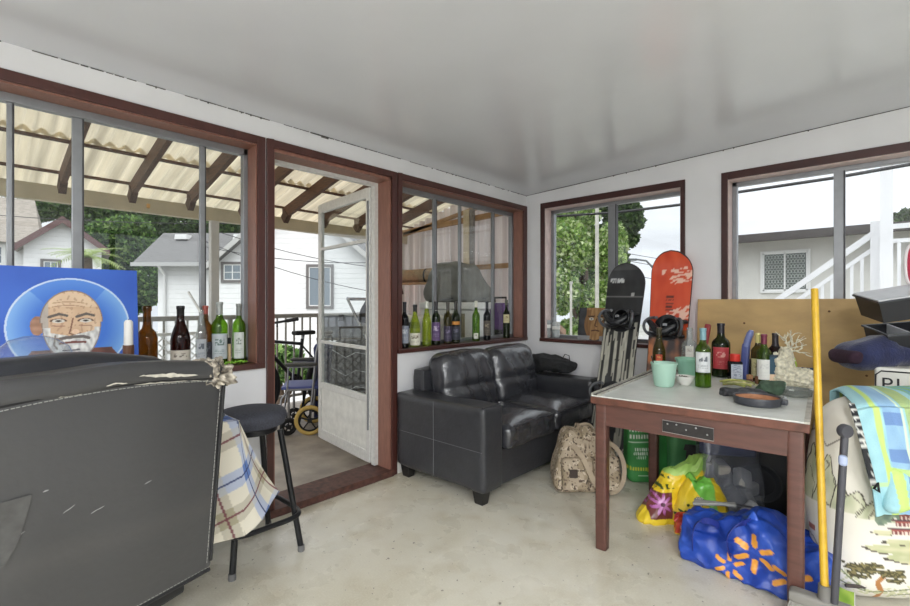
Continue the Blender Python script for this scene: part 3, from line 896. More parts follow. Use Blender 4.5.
# ------------------------------------------------------------------ saint painting on the plaid table
def saint(y, z):
    """y = along the wall, z = height, both in metres on the canvas"""
    cx, cz = .338, 1.145
    u, v = y - cx, z - cz
    c = mixc((40, 82, 178), (56, 104, 198), .5 + .5 * nz((y, z, 0), 6))
    d = math.hypot(u, v)
    if d < .205:
        c = mixc((58, 112, 204), (126, 172, 224), max(0, 1 - (.205 - d) / .085))
        if .85 < abs(math.atan2(v, -u)) < 2.2 and d > .13: c = mixc(c, (48, 104, 204), .5)
    if abs(d - .204) < .0032: c = (190, 210, 232)
    # robe
    sh = .075 + .75 * max(0, -.10 - v)
    if v < -.095 and abs(u - .005) < sh + .06: c = mixc((84, 52, 46), (120, 76, 62), .5 + nz((y, z, 3), 25))
    # the head is drawn a little larger, and set higher
    u, v = (u + .008) / 1.08, (v - .018) / 1.1
    # ear
    if math.hypot((u + .094) / .021, (v + .010) / .036) < 1: c = mixc((176, 134, 108), (120, 84, 64), nz((y, z, 1), 40) + .3)
    # head
    hx, hz = (u - .01) / (.098 if v > 0 else .092), (v - .0) / (.125 if v > 0 else .15)
    if hx * hx + hz * hz < 1:
        skin = mixc((196, 160, 128), (218, 190, 158), .5 + nz((y, z, 4), 18))
        if u < -.055: skin = mixc(skin, (150, 110, 84), (-.055 - u) * 18)
        c = skin
        if v > .06: c = mixc(c, (226, 204, 174), .5)
        if nz((y * 1.5, z, 9), 60) > .30: c = mixc(c, (150, 112, 88), .4)
        if u < -.062 and -.02 < v < .09: c = mixc(c, (170, 168, 164), .75)
        for hh in (.062, .076): 
            if abs(v - hh - .004 * math.cos(u * 40)) < .0016 and abs(u) < .05: c = mixc(c, (150, 112, 86), .7)
        # brows and eyes
        for ex in (-.032, .052):
            if seg_d((u, v), (ex - .028, .022), (ex + .002, .033)) < .005 or seg_d((u, v), (ex + .002, .033), (ex + .026, .026)) < .0045: c = (92, 84, 78)
            q_ = math.hypot((u - ex) / .020, (v - .006) / .0075)
            if q_ < 1: c = (206, 200, 190) if q_ > .45 else (52, 44, 40)
            if .95 < q_ < 1.3 and v > .004: c = (96, 66, 52)
            if seg_d((u, v), (ex - .02, -.012), (ex + .018, -.014)) < .002: c = mixc(c, (140, 96, 76), .7)
        # nose
        if line_d((u, v), [(.012, .015), (.004, -.03), (.0, -.042), (.018, -.05), (.036, -.042)]) < .0026: c = (128, 88, 68)
        if math.hypot((u - .02) / .016, (v + .036) / .014) < .7: c = mixc(c, (236, 206, 178), .7)
        # moustache, mouth, beard
        bd = v < -.052 + .012 * abs(u) * 20 - .05 * (1 - min(1, abs(u - .012) / .075)) * 0 or (abs(u - .012) > .068 and v < -.02)
        if bd: c = mixc((226, 225, 222), (176, 175, 174), .5 + 1.3 * nz((y * 1.2, z * .6, 7), 70))
        if line_d((u, v), [(-.034, -.064), (-.008, -.058), (.018, -.056), (.044, -.056), (.060, -.062)]) < .006: c = (100, 92, 88)
        if line_d((u, v), [(-.028, -.080), (.012, -.076), (.050, -.078)]) < .0042: c = (112, 62, 54)
        if line_d((u, v), [(-.042, -.05), (-.046, -.085), (-.036, -.10)]) < .003: c = (128, 118, 110)
        if line_d((u, v), [(-.02, -.108), (.03, -.106)]) < .003 : c = (96, 94, 98)
        if hx * hx + hz * hz > .93: c = mixc(c, (96, 74, 62), .55)
    # fingers and glove edge low on the robe
    return c


pt = thing('saint_painting', 'blue canvas painting of a white-bearded man with a halo', 'painting', (-2.52, 0, TZ + .003), 0)
PW0, PW1, PH = .055, .578, .638
lean = .05
b = MB().grid(lambda i, j: V((-lean * j + .001, PW0 + (PW1 - PW0) * i, PH * j)), 260, 300)
b.build('painted_face', painted('oil_paint', rough=.45), pt, paint=lambda co: saint(co.y, co.z + TZ + .003))
b = MB(); b._add([(x - .020 * k - lean * j, y, PH * j) for k in (0, 1) for (x, y, j) in ((0, PW0, 0), (0, PW1, 0), (0, PW1, 1), (0, PW0, 1))],
                 [(0, 1, 2, 3), (7, 6, 5, 4), (0, 4, 5, 1), (1, 5, 6, 2), (2, 6, 7, 3), (3, 7, 4, 0)])
b.build('canvas_stretcher', mat('canvas_edge', (210, 208, 200), rough=.8), pt, smooth=False)

# candle
q = on_x(128.5, 340, -2.42)
cd = thing('candle', 'white pillar candle in a brown holder in front of the blue painting', 'candle', (-2.42, q.y, TZ + .0025))
MB().lathe([(0, 0), (.045, 0), (.046, .008), (.016, .02), (.012, .08), (.014, .24), (.021, .265), (.021, .305), (0, .305)], n=20).build('candle_holder', mat('brown_candle_holder', (96, 62, 44), rough=.4), cd)
MB().lathe([(0, .300), (.0165, .300), (.0175, .31), (.0165, .405), (.010, .414), (0, .41)], n=18).build('wax', mat('white_wax', (228, 226, 220), rough=.4), cd)
MB().tube([(0, 0, .408), (.001, 0, .418)], .0012, 5).build('wick', RUBBER, cd)
# clear glass dome
q = on_x(31, 350, -2.14)
gb = thing('glass_dome', 'clear round glass dome on the plaid table in front of the painting', 'dome', (-2.16, q.y + .01, TZ + .003))
gp = [(.118, .004), (.122, .03), (.124, .12), (.122, .22), (.114, .285), (.095, .335), (.066, .362), (.03, .374), (0, .377)]
MB().lathe(gp, n=44).build('glass_shell', glass('thin_clear_glass', (240, 243, 246), ior=1.5, haze=.06), gb)
MB().tube([(.118 * math.cos(2 * PI * k / 40), .118 * math.sin(2 * PI * k / 40), .004) for k in range(40)], .004, 6, closed=True).build('rim', glass('glass_rim', (150, 160, 170), ior=1.6, haze=.3, hazec=(120, 126, 130)), gb)

# ------------------------------------------------------------------ small portrait on the back sill
def mask(u, v):
    c = mixc((40, 42, 46), (70, 72, 78), .5 + nz((u, v, 0), 14))
    x, y = (u - .005) / 1.3, (v - .01) / 1.15
    if math.hypot(x / .082, y / (.12 if y > 0 else .135)) < 1 or (abs(x) < .07 and -.02 < y < .14):
        c = mixc((150, 112, 72), (186, 146, 98), .5 + 1.5 * nz((u * 1.5, v * .35, 1), 40))
        if x < -.035 and abs(y) < .1: c = mixc(c, (110, 76, 46), .5)
        for ex in (-.032, .036):
            q_ = math.hypot((x - ex) / .018, (y - .03) / .011)
            if q_ < 1: c = (214, 214, 206) if q_ > .4 else (60, 66, 60)
            if seg_d((x, y), (ex - .022, .05), (ex + .02, .052)) < .005: c = (64, 44, 30)
        if line_d((x, y), [(.006, .03), (-.004, -.02), (.012, -.03)]) < .004: c = (92, 62, 40)
        if line_d((x, y), [(-.024, -.062), (.004, -.056), (.03, -.062)]) < .005: c = (86, 52, 40)
    if y < -.10 and abs(x) > .035: c = (150, 152, 156)
    return c
q0 = on_y(577.5, 338, YB + .04); q1 = on_y(611, 338, YB + .04)
hw = (q1.x - q0.x) / 2; hh = .145
pc = thing('small_portrait', 'small dark canvas of a brown face on the back window sill', 'painting', ((q0.x + q1.x) / 2, YB + .035, SILL + .002), 0)
b = MB().grid(lambda i, j: V((-hw + 2 * hw * i, -.0005 + .05 * j, 2 * hh * j)), 90, 100)
b.build('painted_face', painted('oil_paint'), pc, paint=lambda co: mask(co.x, co.z - hh))
b = MB(); b._add([(s * hw, .014 * k + .05 * j, 2 * hh * j) for k in (0, 1) for s, j in ((-1, 0), (1, 0), (1, 1), (-1, 1))], [(0, 1, 2, 3), (7, 6, 5, 4), (0, 4, 5, 1), (1, 5, 6, 2), (2, 6, 7, 3), (3, 7, 4, 0)])
b.build('canvas_stretcher', mat('canvas_edge', (210, 208, 200)), pc, smooth=False)

# ------------------------------------------------------------------ snowboards leaning in the back window
def snowboard(name, text, top, foot, ln_, w, paint, bind_z, loc_up):
    """local: x across, z along the board, -y towards the room"""
    top = V(top); foot = V(foot)
    t = thing(name, text, 'snowboard', foot)
    d = (top - foot).normalized(); side = V((1, -.02, 0)); side = (side - d * side.dot(d)).normalized(); nrm = side.cross(d)
    Mx = Matrix((side, -nrm, d)).transposed()
    if (Mx @ V((0, 1, 0))).y > 0 and False: pass
    L_ = (top - foot).length
    def prof(s):                       # half width along the board, s 0..1, with round tips and a waist
        e = .105
        k = min(s, 1 - s)
        hwid = w / 2 * (1 - .10 * math.cos((s - .5) * PI) ** 2)
        if k < e: hwid *= math.sqrt(max(0, 1 - ((e - k) / e) ** 2))
        return max(hwid, .002)
    def rock(s):
        k = min(s, 1 - s); return -.05 * max(0, (.13 - k) / .13) ** 2
    th = .010
    b = MB()
    for off in (0, th):
        b.grid(lambda i, j, off=off: Mx @ V(((2 * j - 1) * prof(i), rock(i) + off, i * L_)), 170, 36)
    bd = b.build('deck', painted(name + '_topsheet', rough=.28, coat=.3), t, paint=lambda co: paint(*(lambda q: (q.x / (w / 2), q.z / L_))(Mx.transposed() @ co)))
    eb = MB()
    ed = []
    for k in range(171): ed.append((prof(k / 170), k / 170))
    loop = [Mx @ V((a, rock(s) + th / 2, s * L_)) for a, s in ed] + [Mx @ V((-a, rock(s) + th / 2, s * L_)) for a, s in ed[::-1]]
    eb.tube(loop, th * .55, 6, closed=True); eb.build('edge', mat('board_edge', (60, 58, 60), rough=.35, metal=.4), bd)
    for bz_ in bind_z:
        z = bz_ * L_; g = lambda x, y, zz: Mx @ V((x, -y, zz + z))
        bb = MB()
        for rr, hgt in ((.135, .02),):
            bb.lathe([(0, 0), (.10, 0), (.10, .014), (0, .014)], g(0, .001, 0), 28, Mx @ rotm(PI / 2, 0, 0))
        bn = bb.build('binding', mat('black_binding_plastic', (34, 35, 38), rough=.35), t)
        # heel cup and high back: loops of moulded plastic standing off the deck
        for (cx, r0, y0, y1) in ((-.085, .062, .01, .11), (.085, .058, .01, .12)):
            loop = []
            for k in range(25):
                a = -PI * .10 + PI * 1.2 * k / 24
                loop.append(g(cx + math.copysign(1, cx) * r0 * .9 * math.sin(a), .02 + (y1 - .02) * abs(math.sin(a)) ** .7, r0 * 1.15 * math.cos(a)))
            MB().tube(loop, .011, 8).build('heel_loop', mat('grey_binding_plastic', (92, 94, 98), rough=.35), bn)
        pts = [g(-.15 + .30 * k / 16, .045 + .075 * math.sin(PI * k / 16), .045 * math.cos(k * .4)) for k in range(17)]
        MB().tube(pts, [.014 + .016 * math.sin(PI * k / 16) for k in range(17)], 10).build('ankle_strap', mat('black_binding_plastic'), bn)
        pts = [g(-.13 + .26 * k / 16, .03 + .07 * math.sin(PI * k / 16), -.055 + .01 * math.cos(k * .6)) for k in range(17)]
        MB().tube(pts, [.010 + .012 * math.sin(PI * k / 16) for k in range(17)], 10).build('toe_strap', mat('black_binding_plastic'), bn)
        hb = MB()
        hb.grid(lambda i, j: g(.055 + .062 * math.sin(2 * PI * j), .035 + .10 * i, .062 * math.cos(2 * PI * j) + .0), 6, 22)
        hb.build('high_back', mat('black_binding_plastic'), bn, solid=.008)
        MB().obox(g(.02, .125, .01), (.03, .012, .02), Mx).build('buckle', ALU, bn, smooth=False, bevel=.002)
    return t


def black_deck(u, s):
    c = mixc((34, 35, 37), (50, 52, 54), .5 + nz((u, s * 4, 0), 3))
    if s > .965: c = mixc(c, (96, 98, 100), .55)
    if abs(s - .83) < .0022: c = (120, 120, 118)
    if .905 < s < .925 and -.82 < u < -.1 and nz((u * 8, s * 30, 2), 2) > -.15: c = (196, 198, 198)
    if .835 < s < .85 and .35 < u < .5: c = (170, 170, 168)
    if s < .70:
        n = nz((u * 9, s * 3.2, 1), 1.0) + .6 * nz((u * 22, s * 5, 5), 1.0)
        side = abs(u)
        if n > .02 and side < .92 : c = mixc((160, 158, 146), (196, 194, 180), nz((u, s, 1), 20) + .5)
        if abs(u) < .10 : c = (50, 50, 50)
    return c
def red_deck(u, s):
    c = mixc((206, 70, 40), (222, 92, 56), .5 + nz((u, s * 4, 0), 3))
    for s0, sl, w_ in ((.905, .012, .012), (.862, .020, .020), (.69, .03, .030)):
        if abs(s - s0 - sl * u) < w_ and u > -.45 + .3 * (s0 < .88) and nz((u * 3, (s - sl * u) * 60, s0 * 10), 1.3) > -.12 + .25 * (u < 0): c = (240, 196, 176)
    if abs(u) < .20:
        for k in range(5):
            if abs(s - (.785 - .0155 * k)) < .004 and nz((u * 14, k * 3.3, 0), 1.5) > -.2: c = (92, 36, 30)
    if s < .63:
        c = mixc((62, 46, 42), (196, 118, 66), .35 + 1.4 * nz((u * 2, s * 12, 3), 1.6))
    return c
tp_ = deep(628.5, 263.5, 3.72); ft = V((tp_.x - .015, 3.36, .0))
tpb = on_y(628, 265, YB - .055)
snowboard('snowboard', 'black snowboard with white streaks leaning on the back window', (tpb.x, tpb.y, tpb.z), (tpb.x - .03, YB - .42, .012), 1.55, .315, black_deck, (.705, .33), 0)
tpr = on_y(673, 252, YB - .055)
snowboard('snowboard', 'orange-red snowboard with pale slashes leaning on the back window', (tpr.x, tpr.y, tpr.z), (tpr.x - .02, YB - .31, .012), 1.6, .305, red_deck, (.64, .30), 0)

# ------------------------------------------------------------------ plywood sheet against the back wall
PLY = mat('stained_plywood', (192, 160, 108), rough=.6, var=.26, vs=2.4, detail=8, stretch=(1, 1, 2.2), bump=.08, bs=30)
pw = thing('plywood_sheet', 'tan plywood sheet leaning across the lower right window', 'plywood', (-.39, YB - .10, 0))
MB().obox((0, .028, .635), (1.31, .018, 1.272), rotm(-.062, 0, 0)).build('sheet', PLY, pw, smooth=False)
b = MB()
for u, v in ((.39, .93), (.12, 1.19), (.30, .80), (-.35, 1.1)): b.lathe([(0, .002), (.006, .002), (.007, 0)], (u, .028 - .0093 - (v - .635) * -.062, v), 10, rotm(PI / 2 - .062, 0, 0))
b.build('nail_mark', mat('rust_mark', (96, 64, 40), rough=.8), pw)
# ================================================================== ON THE WORK TABLE
def tz(px, py, z=TOPZ): return on_z(px, py, z)
TT = TOPZ + .001


def at(px, py, back=0.):
    p = on_z(px, py, TT); p.y += back; d_ = p - V((-1.098, 2.187, TT)); c_, s_ = math.cos(.079), math.sin(.079)
    lx, ly = d_.x * c_ + d_.y * s_, min(-d_.x * s_ + d_.y * c_, TLN - .06)          # stays on the table top
    return (-1.098 + lx * c_ - ly * s_, 2.187 + lx * s_ + ly * c_, TT)


WB = 'bottles on the work table'
MINT = mat('mint_plastic', (168, 204, 186), rough=.45)
p = at(664, 386)
bu = thing('mint_pot', 'pale mint green plastic pot near the front left of work table', 'pot', p)
MB().lathe([(0, .003), (.046, 0), (.052, .01), (.066, .120), (.070, .122), (.070, .132), (.066, .132), (.062, .125), (.048, .012), (0, .012)], n=36).build('pot_body', MINT, bu)
tg = MB().bar((-.035, -.01, .06), (-.062, -.02, .165), .016, .006).build('plastic_tag', RUBBER, bu, smooth=False)
p = at(684, 380, .07)
bu = thing('mint_pot', 'second mint green pot, half hidden behind the front one', 'pot', p)
MB().lathe([(0, .003), (.046, 0), (.050, .01), (.066, .112), (.072, .114), (.072, .126), (.066, .126), (.062, .118), (.046, .012), (0, .012)], n=36).build('pot_body', mat('mint_plastic_dark', (140, 188, 166), rough=.45), bu)
p = at(685, 385)
bw = thing('white_bowl', 'small white bowl with dark flecks beside the mint pots', 'bowl', p)
MB().lathe([(0, .004), (.022, 0), (.026, .006), (.045, .03), (.052, .052), (.049, .052), (.042, .032), (.024, .012), (0, .010)], n=32).build('bowl_body', mat('glazed_white', (222, 220, 214), rough=.25), bw)
b = MB()
for k in range(22):
    a = RND.random() * 6.28; r_ = RND.random() * .03
    b.obox((r_ * math.cos(a), r_ * math.sin(a), .040 + RND.random() * .012), (.008, .005, .004), rotm(RND.random(), RND.random(), RND.random() * 3))
tag(b.build('dried_scraps', mat('dark_scraps', (84, 70, 58), rough=.9), bw, smooth=False), kind='stuff')

q = at(703, 387); bottle(q, .325, .040, 'straight', G_GREEN, 'wine bottle with white label and teal capsule at the front', (.26, .60, 1.05, (220, 222, 222), (104, 110, 116)), (122, 160, 168), WB)
q = at(659, 373); bottle((q[0], q[1], TT), .30, .040, 'sloping', G_OLIVE, 'olive bottle with red patch standing behind the front mint pot', (.25, .42, .5, (176, 60, 40), (210, 160, 90)), (70, 66, 50), WB)
q = at(688, 374, .08); bottle((q[0], q[1], TT), .30, .048, 'straight', G_CLEAR, 'clear glass bottle behind the rear mint pot', (.34, .62, .5, (210, 208, 200), (170, 160, 150)), None, WB)
q = at(724, 374, .03); bottle((q[0], q[1], TT), .335, .052, 'straight', G_DARK, 'big green bottle with wide red label and black capsule', (.16, .56, .95, (170, 44, 52), (210, 150, 140)), (38, 34, 40), WB)
q = at(757, 382, .03); bottle((q[0], q[1], TT), .285, .036, 'straight', G_OLIVE, 'pale olive bottle with cream label behind the white-labelled one', (.08, .48, 1.2, (214, 206, 160), (150, 140, 100)), (202, 190, 120), WB)
q = at(764, 384); bottle((q[0], q[1] + .0, TT), .285, .036, 'straight', G_GREEN, 'green bottle with blank white label and maroon capsule', (.10, .50, 1.2, (226, 226, 220), (210, 210, 206)), (116, 44, 66), WB)
q = at(777, 381, .04); bottle((q[0] - .01, q[1], TT), .285, .040, 'straight', G_BROWN, 'brown bottle with black capsule behind the blue carton', None, (44, 36, 40), WB, capfrom=.72)

q = at(735, 382)
jr = thing('square_bottle', 'squat dark bottle with a big red cap and grey label', 'bottle', (q[0], q[1], TT), .5)
MB().rbox((0, 0, .062), (.033, .033, .062), .010, 8).build('glass_body', G_BLACK, jr)
MB().lathe([(0, .12), (.026, .12), (.027, .125), (.027, .162), (.024, .165), (0, .165)], n=24).build('red_cap', mat('red_plastic', (206, 52, 40), rough=.35), jr)
MB().grid(lambda i, j: V((-.030 + .06 * i, -.0338, .012 + .095 * j)), 30, 40).build('label', LABELM, jr, paint=lambda co: (128, 134, 146) if nz((co.x * 60, 0, co.z * 200), 1) > .1 and abs(co.x) < .024 else (176, 182, 192))

q = at(772, 384)
bx = thing('blue_carton', 'narrow dark teal carton with a peach lower half', 'carton', (q[0] + .012, q[1] - .02, TT), .45)
MB().box(-.028, .028, -.022, .022, 0, .17).build('carton_box', painted('carton_print', rough=.5), bx, smooth=False) if False else None
MB().grid(lambda i, j: V((-.028, -.022, .0)), 1, 1) if False else None
b = MB()
for nrm in range(4):
    m_ = rotm(0, 0, nrm * PI / 2); hx2, hy2 = (.028, .022) if nrm % 2 == 0 else (.022, .028)
    b.grid(lambda i, j, m_=m_, hx2=hx2, hy2=hy2: m_ @ V((-hx2 + 2 * hx2 * i, -hy2, .17 * j)), 12, 40)
b.box(-.0279, .0279, -.0219, .0219, .1695, .170)
b.build('carton_box', painted('carton_print', rough=.5), bx, smooth=False, paint=lambda co: (226, 196, 164) if co.z < .062 else ((40, 74, 92) if co.z < .158 else (28, 48, 62)))

# tools standing behind the bottles
q = at(712, 370, .05)
tl = thing('red_handled_tool', 'red-handled tool standing upright behind the green bottles', 'tool', (q[0], q[1], TT))
MB().rbox((.010, 0, .245), (.018, .012, .085), .009, 8, m=rotm(0, .14, 0)).build('grip', mat('dark_red_plastic', (132, 34, 40), rough=.4), tl)
MB().bar((-.012, 0, .005), (.004, 0, .18), .012, .006).build('blade', ALU, tl, smooth=False)
MB().rbox((-.014, 0, .012), (.03, .02, .012), .006, 5).build('tool_head', DKMETAL, tl)
q = at(745, 380)
tl = thing('blue_handled_tool', 'blue-handled caulking tool standing behind the red-capped bottle', 'tool', (q[0], q[1], TT))
MB().rbox((0, 0, .11), (.021, .016, .11), .010, 8, m=rotm(0, .06, 0)).build('grip', mat('blue_plastic', (74, 84, 140), rough=.4), tl)
b = MB(); b.tube(bez((.008, 0, .20), (.014, 0, .26), (.03, 0, .28), (.034, .0, .30), 10), [.019] * 8 + [.016, .014, .012], 10)
b.build('hook_end', mat('blue_plastic_pale', (110, 120, 168), rough=.4), tl)
q = at(752, 378)
cn = thing('black_canister', 'small black canister between blue tool and cream-labelled bottle', 'canister', (q[0] - .005, q[1], TT))
MB().lathe([(0, 0), (.03, 0), (.032, .004), (.032, .115), (.028, .122), (0, .122)], n=24).build('can_body', RUBBER, cn)
MB().lathe([(.0325, .095), (.0335, .097), (.0335, .112), (.0325, .114)], n=24).build('lid_band', DKMETAL, cn)
q = at(750, 384)
ck = thing('cork_block', 'short brown cork lying in front of the black canister', 'cork', (q[0] + .0, q[1] - .01, TT), .3)
MB().lathe([(0, 0), (.015, 0), (.016, .003), (.016, .052), (.014, .055), (0, .055)], n=18).build('cork_body', mat('cork', (150, 112, 78), rough=.9, var=.35, vs=60), ck)
MB().lathe([(.0162, .012), (.0166, .014), (.0166, .03), (.0162, .032)], n=18).build('dark_band', mat('dark_band', (84, 50, 40), rough=.8), ck)
q = at(760, 384)
ck = thing('cork_block', 'darker cork standing just right of the short brown cork', 'cork', (q[0] - .012, q[1] - .0, TT), .8)
MB().lathe([(0, 0), (.013, 0), (.014, .003), (.014, .042), (.012, .045), (0, .045)], n=18).build('cork_body', mat('dark_cork', (104, 70, 48), rough=.9, var=.35, vs=60), ck)

# a wrinkled yellow-green leaf bundle in front
q = at(735, 387)
lf = thing('dried_leaves', 'flat bundle of dried yellow-green husks on the work table', 'leaves', (q[0], q[1], TT), .2)
for k in range(7):
    a0 = RND.uniform(-.5, .5); ln2 = RND.uniform(.10, .17); w2 = RND.uniform(.012, .022); z0 = .004 + .004 * k; x0 = RND.uniform(-.03, .05); y0 = RND.uniform(-.03, .03)
    m_ = rotm(0, 0, a0)
    MB().grid(lambda i, j, ln2=ln2, w2=w2, z0=z0, x0=x0, y0=y0, m_=m_: V((x0, y0, z0)) + m_ @ V(((i - .5) * ln2, (j - .5) * 2 * w2 * math.sin(PI * min(max(i, .02), .98)) ** .7, .008 * math.sin(PI * i) + .010 * (j - .5) ** 2 * 4 - .001)), 14, 6).build(
        'leaf', mat('husk_%d' % (k % 3), [(170, 170, 96), (196, 190, 150), (150, 152, 96)][k % 3], rough=.7, var=.3, vs=40), lf, solid=.0015)

# low black dish, green cloth, black strap, clip
q = at(757, 404)
ds = thing('black_dish', 'round shallow black dish with a terracotta inside near table edge', 'dish', q)
MB().lathe([(0, .003), (.086, 0), (.091, .003), (.096, .034), (.094, .038), (.090, .037), (.086, .012), (.0, .012)], n=56).build('dish_body', mat('black_enamel', (58, 60, 66), rough=.4), ds)
MB().lathe([(0, .0135), (.084, .0135), (.088, .030)], n=48).build('dish_lining', mat('terracotta', (168, 118, 84), rough=.75, var=.15, vs=25), ds)
MB().rbox((.104, .004, .022), (.012, .018, .012), .005, 5).build('lug', mat('black_enamel'), ds)
q = at(782, 405)
kc = thing('metal_clip', 'small steel clip beside the black dish', 'clip', (q[0], q[1], TT))
MB().tube([(0, 0, .002), (0, 0, .03), (.008, .0, .04), (.016, 0, .03), (.016, .0, .004)], .0035, 8).build('wire_loop', ALU, kc)
MB().obox((.008, .0, .018), (.022, .010, .012), rotm(0, .3, 0)).build('jaw', mat('steel'), kc, smooth=False, bevel=.002)
q = at(726, 398)
def lump(seed, a, s): return lambda q: V((q.x * (1 + a * nz(q, s, seed)), q.y * (1 + a * nz(q, s, seed + 3)), q.z * (1 + 1.4 * a * nz(q, s, seed + 6))))
bl_ = thing('black_strap', 'crumpled black strap lying behind the black dish', 'strap', (q[0] + .055, q[1] + .085, TT), .2)
pts = [(-.10 + .20 * k / 30, .02 * math.sin(k * .5), .012 + .012 * abs(math.sin(k * .45))) for k in range(31)]
b = MB(); 
b.rbox((0, 0, .020), (.095, .032, .020), .018, 20, fn=lump(12, .5, 22))
b.build('webbing', mat('black_webbing', (52, 53, 56), rough=.7, var=.3, vs=40, bump=.5, bs=70), bl_)
MB().tube([(.085, -.02, .012), (.14, -.02, .012), (.14, .02, .012), (.11, .02, .012)], .004, 6, closed=True).build('buckle', DKMETAL, bl_)
q = at(770, 395)
gc = thing('green_rag', 'small dark green rag heaped behind the metal clip', 'rag', (q[0] + .0, q[1] + .03, TT), .5)
MB().rbox((0, 0, .030), (.06, .045, .030), .028, 16, fn=lump(4, .5, 24)).build('rag_cloth', mat('dark_green_cloth', (66, 86, 68), rough=.9, var=.4, vs=30, bump=.4, bs=60), gc)

# glass ashtray with white coral / driftwood piece
q = at(797, 397)
ash = thing('glass_ashtray', 'round clear glass ashtray near the right table corner', 'ashtray', (q[0] - .01, q[1] + .035, TT))
MB().lathe([(0, .003), (.058, 0), (.066, .004), (.070, .034), (.066, .036), (.058, .014), (0, .012)], n=36).build('glass_body', glass('grey_glass', (206, 210, 208), ior=1.7, haze=.25, hazec=(160, 164, 160)), ash)
b = MB()
for k in range(3):
    a = k * 2.1 + .4; b.obox((.066 * math.cos(a), .066 * math.sin(a), .036), (.014, .02, .006), rotm(0, 0, a))
b.build('rest_notch', mat('grey_glass_rim', (176, 180, 178), rough=.2), ash, smooth=False)
q = at(789, 388)
co_ = thing('white_coral', 'branching off-white coral piece standing behind the ashtray', 'coral', (q[0] + .0, q[1] + .075, TT))
CORAL = mat('coral_white', (214, 208, 186), rough=.9, var=.3, vs=60, bump=.6, bs=90)
rc = random.Random(3)
def knob(q):
    q = q * (1 + .22 * nz(q, 60, 2) + .14 * nz(q, 130, 5)); return q
b = MB()
b.rbox((.015, 0, .05), (.095, .05, .055), .05, 26, fn=knob); b.rbox((-.035, .0, .10), (.05, .04, .085), .04, 24, fn=knob); b.rbox((-.022, .0, .17), (.032, .03, .05), .03, 18, fn=knob)
b.build('coral_base', CORAL, co_)
b = MB()
def branch(p, d, r_, n):
    pts = [p]; rs = [r_]
    for k in range(6):
        d = (d + V((rc.uniform(-.5, .5), rc.uniform(-.3, .3), rc.uniform(-.35, .4)))).normalized(); p = p + d * .0085; pts.append(p); rs.append(r_ * (1 - k / 9))
        if n and k in (2, 4): branch(p, (d + V((rc.uniform(-1, 1), rc.uniform(-.5, .5), rc.uniform(-.2, .8)))).normalized(), r_ * .7, n - 1)
    b.tube(pts, rs, 7)
for d_ in ((.3, 0, 1), (.8, 0, .45), (-.2, .1, 1), (1, -.1, .2), (.6, .2, .7)): branch(V((-.015, 0, .20)), V(d_).normalized(), .0055, 2)
b.build('coral_branches', CORAL, co_)
# blue tray with a green lighter-like bottle
q = at(806, 372)
bt = thing('blue_tray', 'dark blue open box behind the coral at the right end of table', 'box', (q[0] - .03, q[1] + .02, TT), .1)
b = MB(); b.box(-.10, .10, -.06, -.055, 0, .085); b.box(-.10, .10, .055, .06, 0, .085); b.box(-.10, -.095, -.055, .055, 0, .085); b.box(.095, .10, -.055, .055, 0, .085); b.box(-.095, .095, -.055, .055, 0, .005)
b.build('tray_box', mat('blue_card', (38, 72, 118), rough=.5), bt, smooth=False)
MB().box(-.1, .1, -.0615, -.06, .068, .078).build('pale_stripe', mat('pale_blue_card', (110, 140, 170), rough=.5), bt, smooth=False)
gb_ = thing('small_green_bottle', 'tiny lime and white bottle standing in the blue box', 'bottle', (q[0] - .045, q[1] - .01, TT + .0055))
MB().lathe([(0, 0), (.017, 0), (.018, .004), (.018, .11), (.012, .125), (.010, .14), (0, .14)], n=20).build('bottle_body', mat('lime_plastic', (166, 196, 62), rough=.3), gb_)
MB().grid(lambda i, j: V((.0186 * math.cos(-PI + PI * i), .0186 * math.sin(-PI + PI * i), .03 + .06 * j)), 20, 4).build('label', mat('pale_label', (206, 216, 196), rough=.6), gb_)
kb = thing('black_kettle', 'small black figurine between the coral and the lime bottle', 'figurine', (q[0] - .095, q[1] - .005, TT + .0055))
MB().lathe([(0, 0), (.018, 0), (.02, .006), (.012, .05), (.018, .09), (.014, .12), (.009, .13), (.011, .145), (.006, .158), (0, .16)], n=18).build('figure_body', RUBBER, kb)
kb.name = 'black_figurine'
MB().lathe([(0, -.001), (.021, -.001), (.021, .006), (0, .006)], n=18).build('figure_foot', DKMETAL, kb)

# ================================================================== UNDER THE TABLE AND AROUND IT
# camouflage duffel
def camo_paint(co):
    n1 = nz(co, 12, 1); n2 = nz(co, 34, 4); n3 = nz(co, 58, 8)
    c = (184, 168, 146)
    if n1 > .12: c = (164, 148, 124)
    if n2 > .25: c = (206, 192, 170)
    if n3 + .4 * n2 > .34: c = (92, 78, 66)
    if n3 < -.42: c = (120, 102, 86)
    return c
CAMO = painted('camo_canvas', rough=.85, bump=.15, bs=120)
dc = deep(588, 460, 3.14)
df = thing('camo_duffel', 'beige camouflage duffel bag on the floor before the black sofa', 'bag', (dc.x - .03, dc.y + .0, 0), .76)
def duf(q):
    q = q.copy(); t = (q.z + .19) / .38
    q.x *= 1 - .34 * max(0, t) ** 1.5; q.y *= 1 - .42 * max(0, t) ** 1.3
    q.x += .015 * nz(q, 6, 2); q.y += .015 * nz(q, 6, 7); q.z += .022 * nz(q, 6, 9) * (q.z > 0)
    if abs(q.x + .01) < .03 and q.z > .1: q.z += .03
    return q
MB().rbox((0, 0, .195), (.222, .15, .195), .06, 90, fn=duf).build('bag_body', CAMO, df, paint=camo_paint)
def pck(q):
    q = q.copy(); q.y += .01 * nz(q, 8, 3); return q
